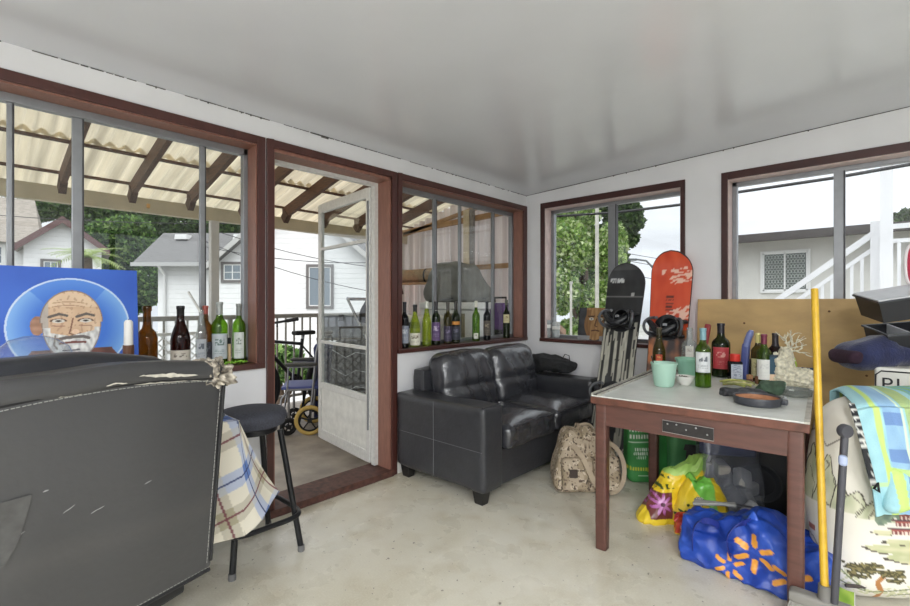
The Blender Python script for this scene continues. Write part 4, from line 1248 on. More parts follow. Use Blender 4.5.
for xx, wz in ((-.10, .105), (.105, .115)):
    MB().rbox((xx, -.135 + .0, .13), (.085, .045, wz), .03, 50, m=rotm(-.14, 0, 0), fn=pck).build('pocket', CAMO, df, paint=lambda co: camo_paint(co * 1.0 + V((3, 1, 0))))
pts = [V((-.11, -.12, .32)), V((-.06, -.185, .25)), V((.0, -.205, .12)), V((.05, -.20, .035)), V((.10, -.17, .03))]
b = MB()
for i in range(len(pts) - 1): b.bar(pts[i], pts[i + 1] + (pts[i + 1] - pts[i]) * .06, .032, .006, up=(0, -1, .2))
b.build('shoulder_strap', mat('tan_webbing', (176, 160, 138), rough=.85), df, smooth=False)
pts = bez((.12, -.10, .33), (.25, -.19, .30), (.23, -.19, .02), (.12, -.17, .02), 14)
b = MB()
for i in range(len(pts) - 1): b.bar(pts[i], pts[i + 1] + (pts[i + 1] - pts[i]) * .06, .028, .006, up=(0, -1, 0))
b.build('shoulder_strap', mat('tan_webbing'), df, smooth=False)
MB().obox((-.12, -.187, .15), (.05, .006, .05), rotm(-.14, 0, 0)).build('patch', mat('dark_patch', (70, 60, 54), rough=.8), df, smooth=False)
MB().tube(bez((-.05, 0, .385), (-.03, -.02, .44), (.04, -.02, .44), (.06, 0, .385), 12), .009, 8).build('carry_handle', mat('tan_webbing'), df)

# big green soil sack standing by the back leg
def sack_paint(co, seed=0):
    u, v = co.x, co.z
    c = mixc((52, 128, 62), (66, 146, 76), .5 + nz(co, 8, seed))
    front = co.y < -.05 or True
    if u < .10 and co.y < 0:
        if .30 < v < .43 and abs(u + .06) < .075:
            row = int((v - .30) / .043); f = ((v - .30) / .043) % 1
            if .2 < f < .8 and math.sin(u * 330 + row * 2) > -.25: c = (224, 232, 220)
            if row == 2 and abs(u + .05) < .05 and math.hypot((u + .055) / .04, (v - .40) / .03) < 1: c = (34, 40, 36)
        if abs(v - .285 + .2 * u * 0) < .004 and abs(u + .06) < .08: c = (210, 224, 206)
        for v0, w_, cc in ((.235, .05, (208, 222, 208)), (.205, .05, (208, 222, 208)), (.178, .03, (190, 214, 190))):
            if abs(v - v0) < .009 and abs(u + .06) < w_ and math.sin(u * 420 + v0 * 50) > -.2: c = cc
        if abs(v - (.10 - .05 * (u + .06))) < .012 and abs(u + .06) < .085 and math.sin(u * 380) > -.3: c = (206, 208, 70)
        if abs(v - .055) < .004 and abs(u + .02) < .06: c = (190, 214, 190)
    return c
GRN = painted('printed_woven_plastic', rough=.5, bump=.15, bs=90)
gs = thing('green_soil_sack', 'green printed sack with white lettering standing by the back table leg', 'sack', (-1.245, 3.315, 0), YAW - .04)
def gsf(q):
    q = q.copy(); k = (q.z + .25) / .5
    q.x *= 1 - .10 * k; q.y *= 1 - .30 * k * k; q.y += .02 * nz(q, 6, 3); q.x += .012 * nz(q, 5, 5); return q
MB().rbox((0, 0, .255), (.145, .085, .255), .04, 90, fn=gsf).build('sack_body', GRN, gs, paint=sack_paint)
MB().tube([(-.11, .0, .515), (-.04, .004, .522), (.04, -.004, .522), (.11, 0, .515)], .007, 6).build('stitched_top', mat('white_string', (206, 208, 200), rough=.8), gs)
gs2 = thing('plain_green_bag', 'paler plain green bag just right of the printed sack', 'bag', (-1.02, 3.385, 0), .62)
MB().rbox((0, 0, .235), (.105, .075, .235), .05, 26, fn=lambda q: V((q.x + .014 * nz(q, 6, 8), q.y + .02 * nz(q, 5, 2), q.z + .012 * nz(q, 6, 4)))).build('bag_body', mat('pale_green_plastic', (92, 158, 104), rough=.35, var=.15, vs=7, bump=.2, bs=25), gs2)
MB().tube(bez((-.06, -.05, .455), (-.05, -.08, .53), (.05, -.08, .53), (.06, -.05, .455), 12), .006, 6).build('bag_handle', mat('pale_green_plastic'), gs2)

# grey pot behind
q = on_z(694, 462, .22)
gp_ = thing('grey_pot', 'grey plant pot on a dark crate under the table', 'pot', (-.86, 3.46, .302))
MB().lathe([(0, 0), (.085, 0), (.09, .006), (.115, .19), (.122, .192), (.122, .212), (.115, .212), (.105, .19), (.08, .012), (0, .012)], n=32).build('pot_body', mat('grey_pot_plastic', (116, 114, 110), rough=.6), gp_)
MB().lathe([(0, .17), (.105, .172)], n=24).build('potting_soil', mat('dry_soil', (64, 54, 46), rough=1), gp_)
cr = thing('dark_crate', 'low black plastic crate under the grey pot', 'crate', (-.86, 3.46, 0))
b = MB(); b.box(-.14, .14, -.13, .13, 0, .02); b.box(-.14, .14, -.13, -.12, .02, .30); b.box(-.14, .14, .12, .13, .02, .30); b.box(-.14, -.13, -.12, .12, .02, .30); b.box(.13, .14, -.12, .12, .02, .30); b.box(-.13, .13, -.12, .12, .28, .30)
b.build('crate_body', mat('black_plastic', (34, 35, 38), rough=.45), cr, smooth=False)
MB().box(-.15, .15, -.14, -.131, .26, .30).build('crate_rim', mat('black_plastic'), cr, smooth=False)

# yellow bags of soil
def yb_paint(co):
    u, v = co.x, co.z
    c = mixc((224, 190, 34), (240, 212, 60), .5 + nz(co, 9, 1))
    d = math.hypot(u + .03, v - .115)
    a = math.atan2(v - .115, u + .03)
    if abs(u + .035) < .065 and abs(v - .105) < .07: c = (112, 56, 52)
    if d < .062 * (.72 + .28 * math.cos(a * 9)): c = mixc((216, 150, 206), (150, 74, 140), d * 14)
    if d < .012: c = (90, 50, 70)
    if abs(v - .205) < .012 and nz((u * 60, v * 60, 0), 1) > .05 and abs(u) < .05: c = (60, 84, 40)
    if abs(v - .25) < .006 and abs(u) < .04 and math.sin(u * 300) > 0: c = (70, 92, 40)
    if v > .27 + .03 * nz((u, 0, v), 20): c = mixc((150, 196, 88), (178, 214, 120), .5 + nz(co, 14, 6))
    return c
YEL = painted('glossy_bag_print', rough=.28, bump=.15, bs=22)
yy_ = thing('yellow_soil_bag', 'yellow flower-printed bag with open green top slumping under the table', 'bag', (-.945, 2.765, 0), .80)
def ybf(q):
    q = crumple(q, 9, .012, 2); k = (q.z + .165) / .33
    q.x *= 1 - .18 * k ** 2; q.y *= 1 - .62 * max(0, k) ** 1.2
    q.x += .20 * max(0, k) ** 1.2 - .02; q.y += .02 * math.sin(q.x * 25 + q.z * 12) * k
    q.x += .012 * nz(q, 9, 1); q.z += .02 * nz((q.x, 0, 0), 14, 3) * (k > .7) + .5 * (q.x - .12) * (k > .9) * .6; return q
MB().rbox((0, 0, .165), (.115, .07, .165), .03, 100, fn=ybf).build('bag_body', YEL, yy_, paint=yb_paint)
MB().grid(lambda i, j: V((.10 + .13 * i, -.02 - .03 * math.sin(i * 3) + .02 * (j - .5), .255 + .11 * i + .06 * j * (1 - i) + .015 * math.sin(i * 9))), 16, 6).build('torn_flap', mat('pale_green_film', (166, 204, 112), rough=.3, var=.2, vs=20), yy_, solid=.002)

def y2_paint(co):
    u, v = co.x, co.z
    c = mixc((226, 194, 44), (240, 216, 80), .5 + nz(co, 9, 1))
    if u > -.005 + .05 * math.sin(v * 18) and v > .02: c = mixc((96, 176, 62), (136, 204, 92), .5 + nz(co, 10, 3))
    if u > .075 - .1 * (v - .1): c = (206, 178, 40)
    if nz((u * 45, v * 45, 0), 1) > .22 and u < -.02 and v < .14: c = (56, 80, 40)
    if math.hypot((u + .02) / .028, (v - .16) / .022) < 1: c = (226, 224, 214) if nz((u * 200, v * 200, 0), 1) > 0 else (56, 56, 54)
    return c
y2 = thing('green_yellow_bag', 'half-empty green and yellow bag beside the flower-printed one', 'bag', (-.775, 2.83, 0), .72)
def y2f(q):
    q = crumple(q, 8, .016, 5); k = (q.z + .12) / .24
    q.x *= 1 - .45 * max(0, k) ** 1.4; q.y *= 1 - .5 * max(0, k); q.x += .02 * nz(q, 9, 4) + .02 * k; q.y += .025 * nz(q, 8, 6); q.z += .018 * nz(q, 9, 8); return q
MB().rbox((0, 0, .13), (.14, .08, .12), .03, 90, fn=y2f).build('bag_body', YEL, y2, paint=y2_paint)
MB().grid(lambda i, j: V((-.06 + .11 * i, -.03 + .05 * j, .235 + .03 * math.sin(i * 6) + .035 * j * (1 - i))), 12, 5).build('torn_flap', mat('lime_film', (128, 196, 84), rough=.3, var=.2, vs=20), y2, solid=.002)
def rb_paint(co):
    u, v = co.x, co.z
    c = mixc((176, 42, 36), (206, 84, 60), .5 + 1.2 * nz(co, 26, 1))
    if nz(co, 34, 5) > .22: c = (222, 168, 160)
    if v < .025: c = (226, 190, 60)
    return c
rb_ = thing('red_seed_bag', 'small crumpled red bag lying in front of the yellow bags', 'bag', (-.745, 2.675, 0), .35)
MB().rbox((0, 0, .055), (.105, .05, .055), .03, 26, fn=lump(7, .35, 14)).build('bag_body', YEL, rb_, paint=rb_paint)
MB().tube([(-.10, 0, .07), (-.05, .01, .11), (.02, -.01, .105)], .008, 7).build('bag_tie', mat('red_plastic'), rb_)

# blue shopping bag with orange-yellow sparks
def spark(u, v, cu, cv, r0, r1, w):
    for k in range(6):
        a = PI / 2 + k * PI / 3
        if seg_d((u, v), (cu + r0 * math.cos(a), cv + r0 * math.sin(a)), (cu + r1 * math.cos(a), cv + r1 * math.sin(a))) < w: return True
    return False
def bb_paint(co):
    u, v = co.x, co.z
    c = mixc((24, 56, 146), (46, 86, 184), .5 + .9 * nz(co, 9, 1))
    if co.y < .05:
        for cu, cv, s in ((.035, .140, 1.2), (.175, .085, 1.1), (-.06, .05, .9)):
            if spark(u, v, cu, cv, .030 * s, .062 * s, .0095 * s): c = (226, 156, 58)
    return c
BLU = painted('blue_woven_plastic', rough=.42, bump=.25, bs=28)
bbp = on_z(745, 560, .0)
bbg = thing('blue_shopping_bag', 'bright blue shopping bag with orange spark marks slumped under the table', 'bag', (-.450, 2.53, 0), -.10)
def bbf(q):
    q = crumple(q, 7, .014, 3); k = (q.z + .13) / .26
    rel = q.x / .29
    q.z *= 1
    top = .68 + .32 * math.exp(-((q.x - .03) / .16) ** 2)
    if q.z > -.1: q.z = -.13 + (q.z + .13) * top
    q.y *= 1 - .35 * k
    q.y += .03 * nz(q, 7, 2) + .012 * math.sin(q.x * 40 + q.z * 30) * k; q.x += .02 * nz(q, 6, 6); q.z += .045 * nz(q, 9, 3) * k + .015 * nz(q, 22, 5) * k; q.y += .012 * nz(q, 20, 7)
    return q
MB().rbox((0, 0, .135), (.285, .15, .13), .03, 130, fn=bbf).build('bag_body', BLU, bbg, paint=bb_paint)
MB().grid(lambda i, j: V((-.02 + .10 * i, -.10 + .02 * j - .02 * i, .235 + .085 * math.exp(-((i - .4) / .22) ** 2) * j + .01 * math.sin(i * 12))), 18, 8).build('bag_edge', mat('blue_film', (50, 92, 196), rough=.42), bbg, solid=.003)
for pts in (bez((-.22, -.135, .06), (-.21, -.20, .22), (-.17, -.19, .26), (-.12, -.10, .20), 16), bez((-.05, -.15, .10), (-.09, -.19, .20), (-.02, -.17, .28), (.02, -.08, .26), 16)):
    b = MB()
    for i in range(16): b.bar(pts[i], pts[i + 1] + (pts[i + 1] - pts[i]) * .1, .028, .004, up=(1, .3, 0))
    b.build('bag_handle', mat('navy_webbing', (30, 46, 128), rough=.6), bbg, smooth=False)
# magazine peeking from the bag's far end
mg = thing('garden_magazine', 'green and white printed packet standing at the far end of blue bag', 'packet', (-.145, 2.52, 0), -.2)
b = MB(); b.grid(lambda i, j: V((-.05 + .10 * i, -.008, .16 * j)), 30, 40)
b.build('cover', painted('magazine_print', rough=.35), mg, paint=lambda co: (226, 228, 214) if .07 < co.z < .115 and abs(co.x) < .035 else (mixc((130, 168, 60), (176, 200, 90), .5 + nz(co, 30, 2))))
MB().box(-.05, .05, -.007, .008, 0, .16).build('pages', mat('paper_edge', (214, 212, 204), rough=.8), mg, smooth=False)
# hand tools lying on the bag
gt = thing('garden_shears', 'grey garden shears lying on top of the blue shopping bag', 'shears', (-.60, 2.60, .215), .35)
MB().tube([(-.13, 0, .01), (-.02, .01, .022), (.06, .02, .03)], .010, 8).build('handle', mat('grey_handle', (132, 132, 128), rough=.5), gt)
MB().tube([(-.12, .04, .01), (-.02, .018, .022), (.06, .0, .03)], .010, 8).build('handle', mat('grey_handle'), gt)
MB().prism([(.05, -.004), (.20, .0), (.20, .006), (.05, .022)], lambda u, v, w: V((u, v, .03 + w)), .004).build('blade', mat('steel'), gt, smooth=False)

# clear plastic bag full of grey things
cb = thing('clear_plastic_bag', 'transparent zip bag of grey pieces under the middle of the table', 'bag', (-.68, 3.06, 0), .55)
def cbf(q):
    q = q.copy(); k = (q.z + .26) / .52
    q.y *= 1 - .7 * max(0, k - .2); q.x *= 1 - .12 * k; q.y += .02 * nz(q, 6, 3); q.x += .015 * nz(q, 7, 2); return q
MB().rbox((0, 0, .265), (.17, .12, .26), .04, 26, fn=cbf).build('plastic_film', glass('clear_film', (214, 218, 226), ior=1.6, rough=.12, haze=.16, hazec=(170, 176, 190)), cb)
MB().box(-.145, .145, -.03, .03, .36, .50).build('folded_cloth', mat('slate_blue_cloth', (70, 84, 128), rough=.8, var=.25, vs=12), cb, bevel=.012)
ci = MB()
r4 = random.Random(9)
for k in range(14):
    ci.rbox((r4.uniform(-.11, .11), r4.uniform(-.05, .05), .04 + .26 * r4.random()), (r4.uniform(.03, .06), r4.uniform(.02, .04), r4.uniform(.03, .05)), .012, 4, m=rotm(r4.random() * 3, r4.random() * 3, r4.random() * 3))
tag(ci.build('grey_pieces', mat('grey_piece', (172, 168, 160), rough=.6, var=.3, vs=10), cb), kind='stuff')
# black speaker-like box and dark tote beside it
sp = thing('black_loudspeaker', 'large black loudspeaker box standing under the right of the table', 'loudspeaker', (-.545, 3.25, 0), .079)
MB().box(-.15, .15, -.12, .12, 0, .58).build('speaker_box', mat('black_vinyl', (30, 31, 34), rough=.45), sp, smooth=False, bevel=.008)
MB().lathe([(.105, 0), (.115, .006), (.105, .012), (.09, .004), (.035, -.02), (.03, -.005), (0, 0)], (0, -.122, .22), 36, rotm(PI / 2, 0, 0)).build('speaker_cone', mat('dark_grey_cone', (52, 54, 58), rough=.4), sp)
MB().lathe([(.035, 0), (.04, .005), (.034, .01), (.01, 0), (0, .004)], (0, -.122, .43), 28, rotm(PI / 2, 0, 0)).build('tweeter', mat('dark_grey_cone'), sp)
bg_ = thing('grey_gadget', 'grey and black plastic gadget lying in front of the clear bag', 'gadget', (-.60, 2.86, .0), .9)
MB().rbox((0, 0, .05), (.10, .035, .05), .02, 8, m=rotm(0, -.35, 0)).build('casing', mat('dark_grey_plastic', (88, 90, 94), rough=.4), bg_)
MB().rbox((.09, 0, .12), (.05, .028, .03), .015, 8, m=rotm(0, -.7, 0)).build('grip', mat('pale_grey_plastic', (160, 162, 166), rough=.4), bg_)

# ------------------------------------------------------------------ broom, grey pole
br = thing('push_broom', 'broom with long yellow handle standing at the right end of table', 'broom', (-.172, 2.24, 0))
hb_ = V((0, 0, .16)); ht_ = deep(814.5, 289, 2.02) - V((-.172, 2.24, 0))
YH = mat('yellow_painted_wood', (206, 166, 46), rough=.35, var=.10, vs=30)
MB().tube([hb_.lerp(ht_, k / 12) for k in range(13)], .0135, 14).build('handle', YH, br)
MB().lathe([(.0135, .0), (.02, 0), (.022, -.05), (.03, -.07), (.0, -.07)], hb_ + V((0, 0, .02)), 16).build('ferrule', mat('grey_ferrule', (110, 108, 104), rough=.5), br)
MB().rbox((-.01, 0, .105), (.10, .03, .022), .012, 8).build('brush_block', mat('grey_brush_block', (132, 130, 124), rough=.6), br)
b = MB(); r5 = random.Random(2)
for k in range(900):
    x0, y0 = r5.uniform(-.105, .085), r5.uniform(-.024, .024)
    b.bar((x0, y0, .09), (x0 * 1.18 + r5.uniform(-.012, .012), y0 * 1.5 + r5.uniform(-.012, .012), r5.uniform(.0, .008)), .0022)
tag(b.build('bristles', mat('grey_bristle', (170, 168, 160), rough=.8, var=.3, vs=60), br, smooth=False, merge=False), kind='stuff')

PB0 = on_z(832, 638, 0)
pol = thing('grey_pole', 'dark grey jointed pole with pale blue knob against the landscape armchair', 'pole', PB0)
pt_ = deep(845, 431, 1.76) - PB0; pb_ = V((.0, .0, .004))
MB().tube([pb_.lerp(pt_, k / 8) for k in range(9)], .0125, 12).build('shaft', mat('dark_grey_tube', (74, 74, 80), rough=.45, metal=.2), pol)
MB().lathe([(0, -.014), (.022, -.014), (.026, -.008), (.026, .008), (.022, .014), (0, .014)], pt_, 22, rotm(PI / 2, 0, .75)).build('round_joint', mat('dark_grey_tube'), pol)
MB().rbox(pb_.lerp(pt_, .86) + V((.0, -.016, 0)), (.014, .012, .02), .011, 8).build('knob', mat('pale_blue_knob', (168, 180, 210), rough=.35), pol)

# ------------------------------------------------------------------ armchair covered in landscape fabric
AC = V((.005, 2.736, 0))
AZ = -.02 + YAW
AC_ = V((AC.x, AC.y, 0))
LA = thing('landscape_armchair', 'rounded cream armchair back printed with an eastern mountain landscape', 'armchair', AC_, YAW)
AW, AH, AD = .33, .41, .12


def scape(co):
    u, v = co.x - .9 * max(0, co.y + AD - .01), co.z - .045      # cloth measured round the bulging left side
    c = mixc((216, 212, 200), (228, 224, 214), .5 + nz(co, 4, 1))
    ink = (74, 68, 58)
    for (cu, v0, pu, pv, w_) in ((-.44, .36, -.42, .60, .055), (-.37, .36, -.35, .57, .06), (-.30, .35, -.30, .48, .05), (-.26, .35, -.25, .45, .05), (-.21, .34, -.20, .41, .045), (-.16, .33, -.15, .37, .04)):
        t = (v - v0) / (pv - v0)
        if 0 < t < 1:
            hw_ = w_ * (1 - t) ** .7 + .010 * nz((u, v, cu), 26)
            x_ = u - (cu + (pu - cu) * t)
            if abs(x_) < hw_:
                c = mixc((206, 204, 180), (172, 176, 146), .5 + nz((u * 3, v, 0), 14))
                if math.sin(x_ * 150 + t * 5 + 5 * nz((u, v, 1), 22)) > .90 and x_ > -.01: c = mixc(ink, c, .35)
                if abs(x_) > hw_ - .005: c = ink
    for (cu, cv, rr) in ((-.155, .365, .03), (-.13, .385, .035), (-.175, .345, .025)):
        if math.hypot(u - cu, v - cv) < rr * (1 + .35 * nz((u, v, cu), 40)): c = mixc((130, 146, 122), (90, 108, 96), .5 + nz((u, v, 2), 50))
    for cu, cv, a_, b_ in ((-.12, .225, .11, .018), (-.09, .255, .08, .012), (-.06, .19, .10, .020), (-.15, .29, .06, .010)):
        e = math.hypot((u - cu) / a_, (v - cv + .008 * nz((u, 0, 0), 20)) / b_)
        if e < 1: c = mixc((206, 202, 166), (180, 184, 142), .5 + nz((u, v * 3, 0), 20))
        if .90 < e < 1.08 and v < cv + .003: c = ink
    for v0, w_ in ((.285, .075), (.315, .062), (.345, .045)):
        if abs(u + .065) < w_ and 0 < v - v0 < .022:
            c = (160, 84, 76) if v - v0 > .014 else ((226, 208, 194) if math.sin(u * 420) > 0 else (120, 64, 66))
        if abs(u + .065) < w_ + .014 and abs(v - v0 - .024) < .0028: c = (88, 60, 66)
    if line_d((u, v), [(-.155, -.01), (-.165, .05), (-.185, .085), (-.165, .115)]) < .009 + .003 * nz((u, v, 0), 50): c = (176, 122, 70)
    for cu, cv, a_, b_ in ((-.235, .135, .06, .020), (-.135, .125, .06, .018), (-.255, .105, .045, .013), (-.12, .10, .045, .012), (-.20, .155, .04, .014)):
        e = math.hypot((u - cu) / a_, (v - cv) / b_) + .5 * nz((u * 3, v * 3, cu), 26)
        if e < .9: c = (74, 70, 46) if nz((u * 2, v * 6, 1), 40) > -.1 else (134, 124, 82)
    for pts in ([(-.40, .10), (-.30, .06), (-.20, .04), (-.05, .07)], [(-.34, .14), (-.28, .10), (-.22, .05)], [(-.12, .03), (-.02, .05)]):
        d_ = line_d((u, v), pts)
        if d_ < .003: c = (130, 138, 104)
        elif d_ < .016 and nz((u, v, 6), 60) > .05: c = (202, 202, 166)
    if abs(u + .43) < .016 and abs(v - .235) < .014: c = (160, 98, 76)
    if line_d((u, v), [(-.46, .21), (-.42, .19), (-.37, .12), (-.31, .05)]) < .003: c = (140, 134, 114)
    if line_d((u, v), [(-.47, .62), (-.41, .66), (-.36, .60), (-.30, .64)]) < .003: c = mixc(ink, c, .4)
    return c


def acf(q):
    q = q.copy(); k = q.z / AH
    q.x *= 1 - .24 * max(0, k) ** 2.0 - .08 * max(0, -k)
    q.y -= .05 * (1 - (q.x / AW) ** 2); q.z += .0; q.x += .006 * nz(q, 5, 2); q.y += .006 * nz(q, 5, 4); return q
FAB = painted('landscape_fabric', rough=.6, bump=.08, bs=120)
MB().rbox((0, 0, AH + .03), (AW, AD, AH), .115, 150, fn=acf).build('backrest', FAB, LA, paint=scape)
MB().rbox((0, .17, .27), (.26, .09, .13), .05, 14).build('seat', mat('cream_fabric', (214, 210, 198), rough=.8), LA)
MB().tube([(x_, -AD - .045 * (1 - (x_ / AW) ** 2) * .5, .03 + AH * 2 * 0 + .075) for x_ in [-.29 + .029 * k for k in range(21)]], .007, 6).build('welt_piping', mat('dark_piping', (70, 62, 58), rough=.8), LA)
for sx in (-1, 1):
    for sy in (.0, .20): MB().lathe([(0, 0), (.02, 0), (.028, .08), (.028, .14), (0, .14)], (sx * .22, sy, 0), 14).build('leg', BLACKWOOD, LA)

# beach towel over its top
def towel_paint_uv(u, v):
    c = mixc((146, 192, 202), (164, 208, 214), .5 + nz((u, v, 0), 8))
    if .24 < u < .43: c = mixc((134, 172, 206), (152, 188, 214), .5 + nz((u, v, 0), 9))
    if .24 < u < .43 and (.22 < v < .31 or .47 < v < .56): c = (108, 140, 188)
    if .47 < u < .66: c = mixc((178, 196, 130), (158, 186, 136), .5 + nz((u, v, 4), 10))
    if .16 < u < .215: c = (190, 216, 124)
    if .43 < u < .445: c = (206, 226, 196)
    if .60 < v < .67 and u > .16: c = mixc(c, (190, 214, 110), .75)
    if .69 < v < .72: c = mixc(c, (196, 216, 130), .6)
    if u > .74: c = mixc((120, 178, 200), (150, 196, 120), .5 + 1.4 * nz((u * 2, v * 2, 1), 8))
    return c
TWL = painted('towel_cloth', rough=.9, bump=.3, bs=160)
TUV = {}
def twl(i, j):
    # i across 0..1, j 0..1: from behind, over the top and down the front
    x = -.275 + .59 * i
    topz = 2 * AH + .034 - .55 * max(0, (abs(x) - .20)) ** 1.3
    L1 = .05; L2 = .44
    s = j * (L1 + L2 + .22)
    yfront = -AD - .05 * (1 - (x / AW) ** 2) - .008
    fold = .012 * math.sin(i * 26 + 1.5 * math.sin(j * 5)) * (j)
    if s < L1: p = V((x, AD + .012, topz - (L1 - s)))
    elif s < L1 + .22:
        t = (s - L1) / .22; a = PI * t
        p = V((x, AD + .012 - (AD + .012 - yfront) * (1 - math.cos(a)) / 2, topz + .03 * math.sin(a) - .02 * t))
    else:
        d_ = s - L1 - .22; p = V((x + .08 * d_, yfront - .012 - .03 * min(1, d_ * 3) - abs(fold) - .02 * (1 - i) * d_, topz - .02 - d_ * (.90 + .05 * i)))
    p.x += .13 * max(0, min(1, (p.y + AD + .03) / (2 * AD))) * (1 - i)
    p.z += .006 * nz(p, 9, 3)
    TUV[tuple(round(c, 4) for c in p)] = (i * 1.75, max(0, (s - .16) / .60)); return p
tw = thing('beach_towel', 'turquoise and lime checked towel draped over the landscape armchair', 'towel', AC_ + V((0, 0, .0)), YAW)
MB().grid(twl, 150, 170).build('towel_cloth', TWL, tw, paint=lambda co: towel_paint_uv(*TUV.get(tuple(round(c, 4) for c in co), (0.1, .1))), solid=.006)
# second fold of towel bunched lower right
def bn(q): return V((q.x + .02 * nz(q, 9, 2), q.y + .02 * nz(q, 9, 5), q.z + .035 * nz(q, 8, 8)))
MB().rbox((.06, -AD - .085, .51), (.26, .03, .07), .028, 60, m=rotm(0, .10, 0), fn=bn).build('towel_fold', TWL, tw, paint=lambda co: towel_paint_uv((co.x + .30) * 1.4 % 1, .35 + (co.z - .5) * 2 + .2 * nz(co, 6, 2)))
# black and white woven strap hanging along the towel's left edge
sb_ = thing('woven_strap', 'black and white woven strap hanging at the left of the towel', 'strap', AC_, YAW)
pts = bez((-.30, -AD - .045, .85), (-.31, -AD - .085, .80), (-.29, -AD - .085, .70), (-.25, -AD - .09, .54), 30)
b = MB(); b.grid(lambda i, j: pts[min(30, int(round(i * 30)))] + V((.012 * (j - .5) * 2, .002 * math.sin(j * 3), 0)), 30, 4)
b.build('webbing', painted('strap_weave', rough=.8), sb_, solid=.003, paint=lambda co: (206, 206, 200) if (math.sin(co.z * 230) > .5 or math.sin(co.z * 230 + co.x * 300) > .92) else (34, 36, 40))
MB().tube([(-.26, -AD - .10, .535), (-.24, -AD - .10, .52), (-.245, -AD - .10, .555)], .005, 6, closed=True).build('buckle', DKMETAL, sb_)

# ------------------------------------------------------------------ things stacked behind it
WBX = on_z(905, 372, .905)
wx = thing('white_box', 'white box with black outlined lettering behind the towel-covered armchair', 'box', (.230, 3.235, 0), 0)
b = MB(); b.box(-.275, .275, -.14, .14, 0, .930)
b.build('box_body', mat('white_card', (216, 214, 206), rough=.6), wx, smooth=False, bevel=.015, seg=3)
tcv = bpy.data.curves.new('lettering', 'FONT'); tcv.body = 'PLA'; tcv.size = .088; tcv.extrude = .001; tcv.space_character = 1.15
tmp_ = bpy.data.objects.new('lettering_outline', tcv); COL.objects.link(tmp_); bpy.context.view_layer.update()
me_ = bpy.data.meshes.new_from_object(tmp_.evaluated_get(bpy.context.evaluated_depsgraph_get())); bpy.data.objects.remove(tmp_)
me_.name = 'lettering'; to = bpy.data.objects.new('lettering', me_); COL.objects.link(to); to.parent = wx
to.location = (-.252, -.1415, .820); to.rotation_euler = (PI / 2, 0, 0); me_.materials.clear(); me_.materials.append(mat('black_print', (36, 36, 38), rough=.6))
bx0, bx1, bz0, bz1 = -.270, .255, .78, .912
MB().tube([(bx0 + .02, -.1405, bz1), (bx1, -.1405, bz1), (bx1, -.1405, bz0), (bx0, -.1405, bz0), (bx0, -.1405, bz1 - .02)], .004, 6, closed=True).build('printed_border', mat('black_print'), wx)

hp = deep(876, 362, 2.38)
nh = thing('navy_hat', 'dark navy fleece hat slumped on the white box', 'hat', (hp.x, hp.y, .931), YAW - .05)
def hatf(q):
    q = q.copy(); t = q.x / .185
    q.z *= (1.0 - .30 * abs(t)) * (1.15 if t < .2 else .9); q.z += .02 * math.sin(t * 2.2) + .02 * nz(q, 7, 1); q.y += .01 * nz(q, 9, 4); q.z -= .05 * max(0, t) ; return q
MB().rbox((0, 0, .060), (.175, .10, .075), .07, 26, fn=hatf).build('hat_body', mat('navy_fleece', (32, 38, 74), rough=.95, var=.3, vs=20, bump=.4, bs=120, sheen=.3), nh)
MB().rbox((-.155, -.01, .04), (.035, .085, .035), .03, 14, fn=lump(3, .15, 12)).build('hat_brim', mat('dark_maroon_fleece', (50, 30, 44), rough=.95, bump=.4, bs=120), nh)

